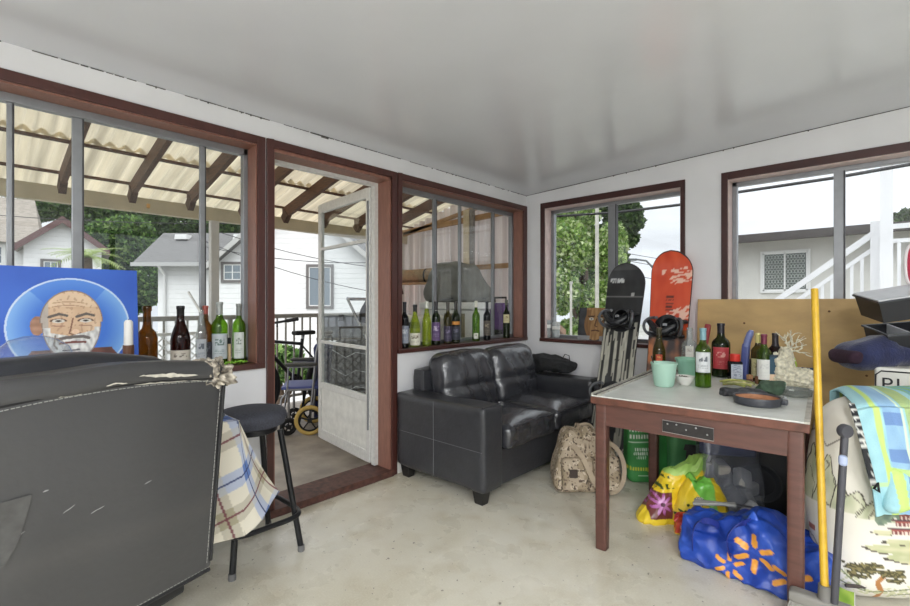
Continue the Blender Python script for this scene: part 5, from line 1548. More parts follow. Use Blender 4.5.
# tilted black storage drawers
BPL = mat('black_drawer_plastic', (38, 39, 43), rough=.38)
GRM = mat('grey_lid', (196, 198, 202), rough=.45, var=.06, vs=20)
def drawer(pos, rot, w, d, h, text, lid, cat):
    t = bpy.data.objects.new('storage_bin', None); COL.objects.link(t); t.location = pos; t.rotation_euler = rot; tag(t, text, cat, 'black storage bins')
    k = .90
    def wall(p4):
        b_ = MB(); n = len(p4)
        return b_
    top = [(-w / 2, -d / 2), (w / 2, -d / 2), (w / 2, d / 2), (-w / 2, d / 2)]
    b_ = MB()
    vo = [(x, y, h) for x, y in top]; vb = [(x * k, y * k, 0) for x, y in top]
    th = .006
    vi = [(x - math.copysign(th, x), y - math.copysign(th, y), h) for x, y in top]; vbi = [(x * k - math.copysign(th, x), y * k - math.copysign(th, y), th) for x, y in top]
    fs = [(4, 7, 6, 5)] + [(i, (i + 1) % 4, 4 + (i + 1) % 4, 4 + i)[::-1] for i in range(4)] + [(12, 13, 14, 15)] + [(8 + i, 8 + (i + 1) % 4, 12 + (i + 1) % 4, 12 + i) for i in range(4)] + [(i, (i + 1) % 4, 8 + (i + 1) % 4, 8 + i) for i in range(4)]
    b_._add(vo + vb + vi + vbi, fs); b_.build('drawer_body', BPL, t, smooth=False)
    q_ = MB(); e_ = .012
    q_.tube([(-w / 2 - .003, -d / 2 - .003, h - .004), (w / 2 + .003, -d / 2 - .003, h - .004), (w / 2 + .003, d / 2 + .003, h - .004), (-w / 2 - .003, d / 2 + .003, h - .004)], .006, 6, closed=True)
    q_.build('rim', mat('dark_grey_rim', (66, 68, 72), rough=.4), t)
    MB().box(-w / 2 * .86, w / 2 * .86, -d / 2 * .9 - .004, -d / 2 * .9 + .002, h * .55, h * .62).build('front_ridge', mat('dark_grey_rim'), t, smooth=False)
    if lid: MB().box(-w / 2 - .004, w / 2 + .004, -d / 2 - .004, d / 2 + .004, h + .001, h + .009).build('lid', GRM, t, smooth=False, bevel=.002)
    else:
        MB().box(-w / 2 + .10, -w / 2 + .106, -d / 2 + .01, d / 2 - .01, .012, h).build('divider', GRM, t, smooth=False)
        MB().box(-w / 2 + .012, -w / 2 + .095, -d / 2 + .012, d / 2 - .012, .45 * h, .45 * h + .006).build('inner_tray', mat('slate_tray', (96, 100, 108), rough=.4), t, smooth=False)
    return t
# ---- tilted drawers and the rest of the stack
def place_drawer(N, rot, w, d, h, *a):
    Mx = rotm(*rot)
    L0 = N - Mx @ V((-w / 2, -d / 2, h))
    drawer(L0, rot, w, d, h, *a); return L0 + Mx @ V((.06, .04, h + .010))
lid_pt = place_drawer(deep(879, 302, 2.30), (.20, -.18, YAW - .25), .36, .20, .115, 'black storage bin with grey lid, topmost of the tilted stack', True, 'storage bin')
place_drawer(deep(888, 335, 2.30), (.20, -.10, YAW - .25), .36, .20, .115, 'open black storage bin with a divider, under the lidded one', False, 'storage bin')
tub = thing('grey_tub', 'grey plastic tub on the white box propping up the black bins', 'tub', (.26, 3.24, .931), 0)
MB().obox((0, 0, .030), (.26, .18, .06), taper=.85).build('tub_body', mat('grey_tub_plastic', (120, 122, 124), rough=.5), tub, smooth=False, bevel=.006)
MB().box(-.135, .135, -.095, .095, .054, .062).build('tub_rim', mat('dark_grey_rim'), tub, smooth=False)
rp_ = thing('red_board', 'red rounded plastic board with white rim standing on the lidded bin', 'board', lid_pt, YAW + .2)
def oval(s): return [(.058 * s * (math.copysign(abs(math.cos(2 * PI * k / 40)) ** .8, math.cos(2 * PI * k / 40))), .11 + .105 * s * math.copysign(abs(math.sin(2 * PI * k / 40)) ** .75, math.sin(2 * PI * k / 40))) for k in range(40)]
MB().prism(oval(1), lambda u, v, w: V((u, w, v)), .012).build('board_body', mat('crimson_plastic', (176, 34, 66), rough=.35), rp_, smooth=False)
MB().tube([(u, .006, v) for u, v in oval(1)], .007, 8, closed=True).build('white_rim', mat('white_rim', (226, 220, 222), rough=.4), rp_)

# ================================================================== THE PORCH
DZ = -.04
SHEET = mat('corrugated_cream_sheet', (222, 212, 188), rough=.5, var=.30, vs=1.6, stretch=(.25, 9, 1), trans=.38, detail=6)
DARKWOOD = mat('dark_rafter_wood', (92, 62, 44), rough=.6, var=.35, vs=10, stretch=(1, 8, 8))
BEIGE = mat('beige_beam_paint', (196, 184, 156), rough=.6, var=.08, vs=6)
tag(MB().box(-5.62, XO, -3.2, 4.75, DZ - .12, DZ).build('porch_floor', mat('porch_concrete', (158, 150, 140), rough=.5, var=.28, vs=5, detail=8, bump=.2, bs=40), smooth=False), kind='structure')
def rz_(x): return 2.226 + .235 * (x + 5.3)
pr = thing('porch_roof', 'sloping corrugated cream porch roof on dark rafters outside the left windows', 'roof', (-4.2, 1.5, 0))
o_ = pr.location
def LP(x, y, z): return V((x - o_.x, y - o_.y, z))
for y in (-1.9, -1.39, -.88, -.37, .12, .63, 1.14, 1.64, 2.17, 2.67, 3.18, 3.69, 4.2):
    x0, x1 = -5.22, XO - .0
    b = MB(); hw = .021
    prof = [(x0 - .05, rz_(x0 - .05) + .075), (x0 + .03, rz_(x0) - .02), (x0 + .10, rz_(x0 + .10)), (x1, rz_(x1)), (x1, rz_(x1) + .13), (x0 - .05, rz_(x0 - .05) + .13)]
    b.prism(prof, lambda u, v, w, y=y: LP(u, y - hw + w, v), 2 * hw)
    rf = b.build('rafter', DARKWOOD, pr, smooth=False)
    q = MB(); q.prism([(x0 - .075, rz_(x0) + .02), (x0 + .0, rz_(x0) - .06), (x0 + .09, rz_(x0) + .02), (x0 + .01, rz_(x0) + .10)], lambda u, v, w, y=y: LP(u, y - hw - .006 + w, v), 2 * hw + .012)
    q.build('bracket', mat('rusty_bracket', (84, 62, 50), rough=.7, var=.3, vs=30), rf, smooth=False)
for x in (-5.26, -4.70, -4.20, -3.68, -3.16):
    MB().obox(LP(x, 1.2, rz_(x) + .138), (.035, 7.2, .016), rotm(0, -.23, 0)).build('purlin', DARKWOOD, pr, smooth=False)
def corr(i, j, x0, x1, dz):
    y = -2.4 + 7.15 * j; x = x0 + (x1 - x0) * i
    return LP(x, y, rz_(x) + .166 + dz + .021 * math.sin(y * 2 * PI / .105))
for x0, x1, dz in ((-5.75, -4.66, 0), (-4.74, -3.64, .006), (-3.72, XO - .02, .012)):
    MB().grid(lambda i, j: corr(i, j, x0, x1, dz), 3, 560).build('corrugated_sheet', SHEET, pr)
MB().box(-5.44 - o_.x, -5.36 - o_.x, -3.2 - o_.y, 4.7 - o_.y, 2.135, 2.275).build('header_beam', BEIGE, pr, smooth=False)
MB().box(XO - .035 - o_.x, XO - o_.x, -3.2 - o_.y, 4.7 - o_.y, 2.72, 2.94).build('ledger_board', DARKWOOD, pr, smooth=False)
for y in (-1.6, 1.93, 4.60):
    MB().box(-5.44 - o_.x, -5.36 - o_.x, y - .04 - o_.y, y + .04 - o_.y, DZ, 2.135).build('post', mat('pale_post_paint', (206, 202, 196), rough=.6, var=.06, vs=10), pr, smooth=False)
tg = MB().box(-.015, .015, -.012, .012, -.02, .02).build('paper_tag', mat('orange_paper', (226, 176, 110), rough=.8), pr, smooth=False); tg.location = LP(-5.355, 1.30, 2.20)

# railing along the outer edge
RAILM = mat('grey_rail_paint', (150, 146, 138), rough=.5, metal=.1, var=.08, vs=20)
rl = thing('porch_railing', 'grey metal railing with thin uprights along the outer edge of porch', 'railing', (-5.53, 1, DZ))
MB().box(-.03, .03, -3.6, 3.6, 1.09, 1.14).build('top_rail', RAILM, rl, smooth=False, bevel=.004)
MB().box(-.02, .02, -3.6, 3.6, .09, .12).build('bottom_rail', RAILM, rl, smooth=False)
bal = None; k = 0; y = -3.55
while y < 3.6:
    if bal is None:
        bal = MB().box(-.009, .009, -.009, .009, .12, 1.09).build('baluster', RAILM, rl, smooth=False); bal.location = (0, y, 0)
    else:
        c = bal.copy(); COL.objects.link(c); c.parent = rl; c.location = (0, y, 0)
    y += .112
for y in (-3.5, -1.2, 1.15, 3.5): MB().box(-.022, .022, y - .022, y + .022, 0, 1.09).build('post', RAILM, rl, smooth=False)
lt = thing('lattice_panel', 'white diamond lattice fastened inside the porch railing', 'lattice', (-5.44, 1.25, DZ + .22))
b = MB()
for k in range(-9, 16):
    for s in (-1, 1):
        z0, z1 = 0, .72; y0 = k * .10; y1 = y0 + s * .72
        lo, hi = -.55, .55
        pts = []
        a = V((0, y0, z0)); c_ = V((0, y1, z1))
        t0, t1 = 0, 1
        d_ = c_.y - a.y
        ta, tb_ = sorted(((lo - a.y) / d_, (hi - a.y) / d_)); t0, t1 = max(0, ta), min(1, tb_)
        if t1 - t0 > .03: b.bar(a.lerp(c_, t0) + V((.004 * s, 0, 0)), a.lerp(c_, t1) + V((.004 * s, 0, 0)), .012, .004, up=(1, 0, 0))
b.build('lattice_strips', mat('white_lattice', (226, 226, 222), rough=.6), lt, smooth=False)
b = MB(); b.box(-.012, .012, -.57, .57, -.03, 0); b.box(-.012, .012, -.57, .57, .72, .75); b.box(-.012, .012, -.57, -.54, 0, .72); b.box(-.012, .012, .54, .57, 0, .72)
b.build('lattice_frame', mat('white_lattice'), lt, smooth=False)

# corrugated wall closing the far end of the porch
cw = thing('corrugated_wall', 'ribbed translucent pinkish-white wall at the far end of the porch', 'wall', (-4.1, 4.66, DZ))
WSH = mat('corrugated_wall_sheet', (218, 208, 204), rough=.45, var=.22, vs=3, stretch=(7, 1, .12), trans=.22)
def cwf(i, j):
    x = -1.32 + 2.64 * i; q = abs(((x / .125) % 1) * 2 - 1); prof_ = max(0, min(1, (q - .25) * 2.4))
    return V((x, .0 + .060 * prof_, .02 + (rz_(x - 4.1) + .15 - DZ - .02) * j))
MB().grid(cwf, 520, 2).build('wall_sheet', WSH, cw, smooth=False)
for (za, zb_, w) in ((2.34, 2.42, .07), (1.74, 1.74, .06), (.60, .60, .06)):
    MB().bar((-1.3, -.03, za), (1.3, -.03, zb_), .035, w).build('girt', mat('tan_lumber', (168, 132, 92), rough=.7, var=.25, vs=9), cw, smooth=False)
MB().bar((-1.3, -.03, 2.28 + .02), (1.3, -.03, 2.28 + .40), .035, .05).build('rake_board', mat('tan_lumber'), cw, smooth=False)
MB().box(-.0, .10, -.09, -.05, 0, 2.5).build('stud', mat('pale_lumber', (206, 190, 158), rough=.7, var=.15, vs=9), cw, smooth=False)
MB().box(.11, .17, -.09, -.05, 0, 2.5).build('stud', mat('grey_lumber', (126, 120, 114), rough=.7, var=.2, vs=9), cw, smooth=False)

# --- things standing on the porch
# white cabinet with a fabric-covered barbecue on it
pb = deep(470, 340, 5.7)
wc = thing('white_freezer', 'white chest with steel front standing on the porch behind the sofa window', 'chest', (pb.x, pb.y - .16, DZ), .0)
MB().box(-.42, .42, -.27, .27, 0, 1.20).build('chest_body', mat('white_enamel', (216, 216, 212), rough=.4, var=.06, vs=8), wc, smooth=False, bevel=.012)
MB().box(-.44, .44, -.29, .29, 1.205, 1.285).build('chest_lid', mat('white_enamel'), wc, smooth=False, bevel=.015)
MB().box(-.02, .30, -.276, -.27, .55, 1.16).build('steel_front', mat('worn_steel_front', (150, 142, 120), rough=.35, metal=.6, var=.3, vs=5), wc, smooth=False)
cov = thing('grey_covered_grill', 'grey fabric-covered bulky grill sitting on the white chest', 'grill', (pb.x - .06, pb.y - .15, DZ + 1.287), .0)
def cvf(q):
    q = q.copy(); k = (q.z + .22) / .44
    q.x *= 1 - .42 * max(0, k) ** 1.6; q.y *= 1 - .35 * max(0, k); q.x -= .06 * max(0, k)
    q.x += .035 * nz(q, 5, 2) + .012 * math.sin(q.z * 30 + q.x * 12); q.y += .03 * nz(q, 5, 6); q.z += .04 * nz(q, 4, 8); return q
MB().rbox((0, 0, .235), (.42, .25, .235), .10, 36, fn=cvf).build('fabric_cover', mat('grey_tarp', (104, 104, 98), rough=.8, var=.2, vs=7, bump=.5, bs=14), cov)
MB().tube([(.40 * math.cos(2 * PI * k / 40), .23 * math.sin(2 * PI * k / 40), .045 + .012 * math.sin(k)) for k in range(40)], .012, 6, closed=True).build('drawcord_hem', mat('dark_hem', (60, 60, 58), rough=.8), cov)
# purple suitcase
pp = deep(502, 330, 5.5)
ps = thing('purple_suitcase', 'purple suitcase with black trim standing by the corrugated wall', 'suitcase', (pp.x + .09, pp.y - .10, DZ), .0)
MB().rbox((0, 0, .66), (.12, .15, .62), .04, 10).build('shell', mat('purple_fabric', (96, 68, 120), rough=.7, var=.15, vs=30), ps)
MB().box(-.102, .102, -.155, -.145, .88, .98).build('black_band', RUBBER, ps, smooth=False)
MB().tube([(-.08, -.05, 1.27), (-.08, -.05, 1.34), (.08, -.05, 1.34), (.08, -.05, 1.27)], .012, 8).build('pull_handle', RUBBER, ps)
for s in (-1, 1): MB().lathe([(0, -.02), (.03, -.02), (.03, .02), (0, .02)], (s * .1, -.12, .032), 14, rotm(0, PI / 2, 0)).build('wheel', RUBBER, ps)
# white pram with a black hood
pp = deep(406, 330, 5.25)
pm = thing('white_pram', 'white pram with a dark hood on the porch behind the lime bottle', 'pram', (pp.x, pp.y, DZ), .5)
pm.scale = (1.2, 1.2, 1.3)
def pmf(q):
    q = q.copy(); k = (q.z + .16) / .32; q.x *= .72 + .28 * k; q.y *= .75 + .25 * k; return q
MB().rbox((0, 0, .72), (.36, .19, .16), .06, 12, fn=pmf).build('pram_body', mat('white_vinyl', (216, 212, 204), rough=.4, var=.1, vs=20), pm)
b = MB(); b.grid(lambda i, j: V((-.10 - .28 * math.sin(PI * .55 * i), -.20 + .40 * j, .86 + .34 * math.cos(PI * .55 * i) * math.sin(PI * (.12 + .76 * j)) ** .5)), 14, 12)
b.build('hood', mat('black_canvas', (44, 44, 46), rough=.8), pm, solid=.01)
b = MB()
for s in (-1, 1):
    b.tube([(.36, s * .20, .20), (-.28, s * .20, .62), (-.5, s * .2, 1.02)], .013, 8); b.tube([(-.30, s * .20, .20), (.28, s * .20, .62)], .013, 8)
b.tube([(-.5, -.2, 1.02), (-.5, .2, 1.02)], .016, 8); b.build('frame', mat('chrome', (190, 190, 190), rough=.2, metal=.9), pm)
for sx in (-.32, .36):
    for s in (-1, 1):
        MB().tube([(sx + .17 * math.cos(2 * PI * k / 28), s * .235, .19 + .17 * math.sin(2 * PI * k / 28)) for k in range(28)], .018, 8, closed=True).build('wheel', RUBBER, pm)
MB().obox((.14, -.196, .80), (.12, .012, .05)).build('black_panel', RUBBER, pm, smooth=False)
tbx = thing('tan_bundle', 'tan rolled canvas bundle lying on the railing side behind the pram', 'bundle', deep(414, 276, 6.35) - V((0, 0, .09)), .3)
MB().lathe([(0, -.42), (.075, -.42), (.09, -.36), (.085, 0), (.092, .36), (.075, .42), (0, .42)], (0, 0, .09), 18, rotm(0, PI / 2, 0)).build('rolled_canvas', mat('tan_canvas', (156, 134, 104), rough=.9, var=.2, vs=20, bump=.3, bs=30), tbx)
for s in (-.2, .2): MB().lathe([(.094, s - .012), (.097, s), (.094, s + .012)], (0, 0, .09), 18, rotm(0, PI / 2, 0)).build('tie_band', RUBBER, tbx)
shf = thing('porch_shelf', 'narrow wooden shelf holding the tan bundle beside the corrugated wall', 'shelf', V((deep(414, 276, 6.35).x, deep(414, 276, 6.35).y, DZ)), .3)
top_ = deep(414, 276, 6.35).z - .09 - DZ - .002
MB().box(-.48, .48, -.13, .13, top_ - .025, top_).build('shelf_board', mat('tan_lumber'), shf, smooth=False)
for sx in (-1, 1):
    for sy in (-1, 1): MB().box(sx * .45 - .02, sx * .45 + .02, sy * .10 - .02, sy * .10 + .02, 0, top_ - .025).build('leg', mat('tan_lumber'), shf, smooth=False)

# wheelchair
wcp = V((-4.03, 2.26, DZ)) 
wp = on_z(309, 436, DZ)
WCm = mat('wheelchair_chrome', (150, 150, 152), rough=.3, metal=.8)
wh = thing('wheelchair', 'folded-frame wheelchair with blue seat and yellow-tyred wheels outside the door', 'wheelchair', (wp.x - .02, wp.y + .02, DZ), YAW + .22)
def wheel(parent, c, r, wd, tyre, nspk, rim=True, ang=0.):
    m_ = rotm(0, 0, ang)
    t_ = MB().tube([V(c) + m_ @ V((r * math.cos(2 * PI * k / 40), 0, r * math.sin(2 * PI * k / 40))) for k in range(40)], wd, 10, closed=True).build('wheel', tyre, parent)
    b = MB(); b.tube([V(c) + m_ @ V(((r - wd * 1.1) * math.cos(2 * PI * k / 40), 0, (r - wd * 1.1) * math.sin(2 * PI * k / 40))) for k in range(40)], wd * .55, 8, closed=True)
    for k in range(nspk):
        a = 2 * PI * k / nspk + .3; b.bar(V(c), V(c) + m_ @ V(((r - wd) * math.cos(a), 0, (r - wd) * math.sin(a))), .02 if nspk < 8 else .004, .012 if nspk < 8 else .004)
    b.lathe([(0, -.025), (.022, -.025), (.022, .025), (0, .025)], c, 14, m_ @ rotm(PI / 2, 0, 0)); b.build('spokes', RUBBER, t_)
    return t_
YT = mat('yellow_tyre', (196, 166, 92), rough=.7, var=.1, vs=20)
for y in (0, .46):
    wheel(wh, (0, y, .145), .125, .020, YT, 5)
    wheel(wh, (-.20, y + .03, .085), .068, .017, RUBBER, 5, ang=.5)
b = MB()
for y in (.02, .44):
    b.tube([(.10, y, .96), (.06, y, .80), (.03, y, .47), (.0, y, .145)], .012, 8)
    b.tube([(.10, y, .96), (.20, y, .965)], .014, 8)
    b.tube([(.03, y, .44), (-.20, y, .44), (-.26, y, .36), (-.30, y, .13), (-.36, y, .10)], .011, 8)
    b.tube([(.04, y, .66), (-.20, y, .66), (-.21, y, .44)], .010, 8); b.tube([(-.20, y + .02, .44), (-.20, y + .03, .16)], .012, 8)
b.build('frame', WCm, wh)
b = MB(); b.bar((-.10, .02, .13), (-.06, .44, .44), .02, .02); b.bar((-.10, .44, .13), (-.06, .02, .44), .02, .02); b.build('cross_brace', RUBBER, wh, smooth=False)
MB().rbox((-.09, .23, .455), (.18, .205, .018), .014, 8).build('seat', mat('blue_vinyl', (78, 88, 150), rough=.5), wh)
MB().rbox((.055, .23, .66), (.012, .20, .17), .010, 8, m=rotm(0, .1, 0)).build('backrest', mat('grey_blue_vinyl', (86, 92, 120), rough=.5), wh)
for y in (.02, .44): MB().rbox((-.08, y, .685), (.15, .03, .016), .014, 8).build('armrest', mat('grey_arm_pad', (72, 72, 70), rough=.6), wh)
for y in (.02, .44): MB().obox((-.38, y + .03, .11), (.10, .12, .012)).build('footplate', RUBBER, wh, smooth=False)

# bicycle behind it
bp_ = deep(293, 360, 5.35)
bi = thing('bicycle', 'black bicycle with wide handlebars parked between wheelchair and railing', 'bicycle', (bp_.x, bp_.y, DZ), YAW - 2.25)
wheel(bi, (.48, 0, .35), .32, .028, RUBBER, 18, ang=.12); wheel(bi, (-.52, 0, .35), .32, .028, RUBBER, 18)
b = MB()
for a, c, r_ in (((.30, 0, .86), (-.12, 0, .80), .019), ((.33, 0, .78), (-.06, 0, .36), .022), ((-.12, 0, .86), (-.06, 0, .36), .018), ((-.06, 0, .36), (-.52, 0, .35), .012), ((-.12, 0, .78), (-.52, 0, .35), .011), ((.28, 0, .95), (.34, 0, .72), .024)):
    b.tube([a, c], r_, 8)
b.build('frame', mat('black_frame_paint', (34, 34, 38), rough=.3), bi)
b = MB()
for y in (-.055, .055): b.tube([(.345, y, .72), (.40, y, .55), (.48, y * 1.1, .35)], .020, 8)
b.tube([(.345, -.06, .72), (.345, .06, .72)], .02, 8); b.build('fork', mat('fork_paint', (48, 46, 46), rough=.3), bi)
b = MB(); b.tube([(.28, 0, .95), (.27, 0, 1.02), (.32, 0, 1.05)], .018, 8)
b.tube([(.20, -.33, 1.10), (.30, -.18, 1.07), (.32, 0, 1.05), (.30, .18, 1.07), (.20, .33, 1.10)], .013, 8); h_ = b.build('handlebar', RUBBER, bi)
for s in (-1, 1):
    MB().tube([(.24, s * .27, 1.088), (.17, s * .37, 1.108)], .020, 8).build('grip', mat('dark_grip', (44, 42, 44), rough=.8), h_)
    MB().tube([(.31, s * .20, 1.06), (.36, s * .28, 1.03)], .008, 6).build('brake_lever', RUBBER, h_)
MB().rbox((-.14, 0, .93), (.13, .06, .025), .02, 8).build('saddle', RUBBER, bi)
MB().tube([(-.12, 0, .78), (-.14, 0, .92)], .014, 8).build('seat_post', WCm, bi)
MB().lathe([(0, -.006), (.09, -.006), (.09, .006), (0, .006)], (-.06, -.04, .36), 24, rotm(PI / 2, 0, 0)).build('chainring', RUBBER, bi)

# black suitcase and navy bag seen through the screen door
p = deep(352, 366, 4.75)
bs_ = thing('black_suitcase', 'black soft case with silver zigzag lines seen through the screen door', 'suitcase', (p.x, p.y, DZ), YAW + .2)
MB().rbox((0, 0, .47), (.21, .14, .43), .06, 14, fn=lambda q: V((q.x * (1 - .12 * (q.z / .43)), q.y, q.z))).build('case_body', mat('black_nylon', (30, 31, 35), rough=.6, bump=.2, bs=60), bs_)
for z in (.58, .76, .42): MB().tube([(-.19, -.146, z + .06), (-.06, -.149, z - .02), (.04, -.149, z + .03), (.19, -.146, z)], .004, 6).build('silver_piping', mat('silver_piping', (186, 190, 194), rough=.4), bs_)
MB().tube([(-.12, 0, .88), (-.12, 0, 1.03), (.10, 0, 1.03), (.10, 0, .88)], .013, 8).build('pull_handle', RUBBER, bs_)
p = deep(327, 368, 5.1)
nb = thing('navy_bag', 'navy blue bag standing left of the black case behind screen door', 'bag', (p.x, p.y, DZ), YAW + .1)
MB().rbox((0, 0, .42), (.12, .12, .42), .05, 12, fn=lambda q: V((q.x + .02 * nz(q, 5, 2), q.y, q.z))).build('bag_body', mat('navy_nylon', (34, 44, 92), rough=.7, var=.2, vs=14), nb)
MB().tube([(-.06, 0, .83), (-.05, 0, .92), (.05, 0, .92), (.06, 0, .83)], .01, 8).build('bag_handle', RUBBER, nb)
p = deep(345, 300, 5.75)
cl_ = thing('storage_tote', 'clear grey storage tote on the porch stand beyond the screen door', 'tote', (p.x, p.y, DZ + .86), YAW)
MB().obox((0, 0, .13), (.52, .34, .26), taper=.9).build('tote_body', mat('cloudy_plastic', (176, 182, 192), rough=.3), cl_, smooth=False, bevel=.01)
MB().box(-.28, .28, -.19, .19, .26, .285).build('tote_lid', mat('pale_lid', (206, 208, 212), rough=.4), cl_, smooth=False, bevel=.006)
MB().box(-.03, .03, -.20, -.185, .20, .28).build('lid_clip', mat('dark_clip', (90, 92, 96), rough=.5), cl_, smooth=False)
st2 = thing('porch_stand', 'slim grey metal stand carrying the clear storage tote', 'stand', (p.x, p.y, DZ), YAW)
MB().box(-.30, .30, -.19, .19, .83, .858).build('stand_top', RAILM, st2, smooth=False)
for sx in (-1, 1):
    for sy in (-1, 1): MB().box(sx * .28 - .015, sx * .28 + .015, sy * .17 - .015, sy * .17 + .015, 0, .83).build('leg', RAILM, st2, smooth=False)

# ================================================================== THE NEIGHBOURHOOD
GZ = -2.6
tag(MB().box(-70, 70, -60, 80, GZ - .3, GZ).build('ground', mat('pale_gravel_ground', (150, 150, 142), rough=.9, var=.2, vs=.6), smooth=False), kind='structure')


def siding(name, c):
    if name in MATS: return MATS[name]
    m = mat(name, c, rough=.6, var=.03, vs=3)
    nt = m.node_tree; N = nt.nodes; L = nt.links
    tc = [n for n in N if n.bl_idname == 'ShaderNodeTexCoord'][0]
    sp = N.new('ShaderNodeSeparateXYZ'); L.new(tc.outputs['Object'], sp.inputs[0])
    md = N.new('ShaderNodeMath'); md.operation = 'PINGPONG'; md.inputs[1].default_value = .19
    mu = N.new('ShaderNodeMath'); mu.operation = 'FRACT'; dv = N.new('ShaderNodeMath'); dv.operation = 'DIVIDE'; dv.inputs[1].default_value = .19
    L.new(sp.outputs['Z'], dv.inputs[0]); L.new(dv.outputs[0], mu.inputs[0])
    bp = N.new('ShaderNodeBump'); bp.inputs['Distance'].default_value = .05; bp.inputs['Strength'].default_value = 1; bp.invert = True
    L.new(mu.outputs[0], bp.inputs['Height']); L.new(bp.outputs['Normal'], N['Principled BSDF'].inputs['Normal'])
    return m


def shingle(name, c):
    if name in MATS: return MATS[name]
    return mat(name, c, rough=.85, var=.22, vs=5, stretch=(1, 3, 6), detail=8, bump=.4, bs=9)


def frame_thing(name, text, cat, px, dep, kind=None, rz=YAW):
    p = deep(px, 302, dep); return thing(name, text, cat, (p.x, p.y, GZ), rz, kind=kind)


def Z(py, dep): return EYE + (HOR - py) * dep / FOC - GZ
def Lt(px, dep): return (px - 455) * dep / FOC


def house_window(parent, x0, x1, y, z0, z1, trim, tw=.10, cross=True, glassc=(120, 132, 140)):
    b = MB(); b.box(x0 - tw, x1 + tw, y - .05, y, z0 - tw, z0); b.box(x0 - tw, x1 + tw, y - .05, y, z1, z1 + tw); b.box(x0 - tw, x0, y - .05, y, z0, z1); b.box(x1, x1 + tw, y - .05, y, z0, z1)
    w = b.build('window', trim, parent, smooth=False)
    b = MB(); xm = (x0 + x1) / 2; f = .035
    for xa in (x0, xm - f / 2, x1 - f): b.box(xa, xa + f, y - .035, y - .01, z0, z1)
    b.box(x0, x1, y - .035, y - .01, z0, z0 + f); b.box(x0, x1, y - .035, y - .01, z1 - f, z1)
    if cross: b.box(x0, x1, y - .03, y - .012, (z0 + z1) / 2 - .012, (z0 + z1) / 2 + .012)
    b.build('window_sash', mat('white_sash', (228, 228, 226), rough=.5), w, smooth=False)
    MB().box(x0, x1, y - .02, y - .005, z0, z1).build('pane', mat('house_glass_%d' % glassc[0], glassc, rough=.1, spec=.8), w, smooth=False)


# white house with grey roof beyond the railing
d0 = 19.
hb2 = frame_thing('white_house', 'white clapboard house with grey shingle roof and front gable beyond the railing', 'house', 290, d0)
X0 = Lt(290, d0)
SID = siding('white_siding', (226, 226, 224)); SHG = shingle('grey_shingles', (108, 107, 106)); TRG = mat('grey_trim', (112, 108, 106), rough=.6); WTR = mat('white_trim', (222, 222, 220), rough=.5)
xl, xr = Lt(158, d0) - X0, 9.; ez = Z(264, d0)
MB().box(xl, xr, 0, 4.4, 0, ez).build('wall', SID, hb2, smooth=False)
b = MB(); ex = Lt(133, 18.6) - X0; rx_ = Lt(155, 20.6) - X0; rzg = Z(231, 20.6); e2 = Z(263, 18.6)
b._add([(ex, -.45, e2), (xr, -.45, e2), (xr, 2.2, rzg), (rx_, 2.2, rzg), (ex, 4.85, e2), (xr, 4.85, e2), (ex, -.45, e2 - .06), (xr, -.45, e2 - .06), (xr, 4.85, e2 - .06), (ex, 4.85, e2 - .06)],
       [(0, 1, 2, 3), (3, 2, 5, 4), (0, 3, 4), (1, 5, 2), (6, 9, 8, 7), (0, 6, 7, 1), (4, 5, 8, 9), (0, 4, 9, 6), (1, 7, 8, 5)])
rf = b.build('roof', SHG, hb2, smooth=False)
MB().box(ex, Lt(216, d0) - X0, -.56, -.44, e2 - .13, e2 + .02).build('gutter', mat('pale_gutter', (176, 176, 174), rough=.5), rf, smooth=False)
for px in (178, 237):
    MB().obox((Lt(px, 20.2) - X0, 1.6, Z(236, 20.2)), (.5, .4, .22), taper=1.1).build('roof_vent', WTR, rf, smooth=False)
MB().tube([(Lt(160, 18.6) - X0, -.5, e2 - .10), (Lt(164, 18.9) - X0, -.08, e2 - .45), (Lt(164, 18.9) - X0, -.08, 0)], .06, 8).build('downspout', WTR, hb2)
# front gable
gd = 17.6; gx0, gx1 = Lt(219, gd) - X0, Lt(372, gd) - X0; gm_ = (gx0 + gx1) / 2; gez = Z(262, gd); gpk = Z(196, gd); gy = gd - d0
b = MB(); b.prism([(gx0, 0), (gx1, 0), (gx1, gez), (gm_, gpk), (gx0, gez)], lambda u, v, w: V((u, gy + w, v)), 1.4)
b.build('gable_wall', SID, hb2, smooth=False)
for s, xa in ((-1, gx0 - .35), (1, gx1 + .35)):
    sl = (gpk - gez) / (gm_ - gx0); za = gez - .35 * sl
    b = MB(); b.prism([(xa, za), (gm_, gpk + .02), (gm_, gpk + .20), (xa, za + .18)], lambda u, v, w: V((u, gy - .35 + w, v)), 3.4); g_ = b.build('gable_roof', SHG, hb2, smooth=False)
    b = MB(); b.prism([(xa, za - .04), (gm_, gpk - .02), (gm_, gpk + .20), (xa, za + .18)], lambda u, v, w: V((u, gy - .40 + w, v)), .05); b.build('rake_board', mat('pale_rake', (190, 188, 184), rough=.6), g_, smooth=False)
house_window(hb2, Lt(224, gd) - X0, Lt(241.5, gd) - X0, gy, Z(280, gd), Z(264.5, gd), TRG)
house_window(hb2, Lt(309, gd) - X0, Lt(331, gd) - X0, gy, Z(306, gd), Z(267, gd), TRG, cross=False)

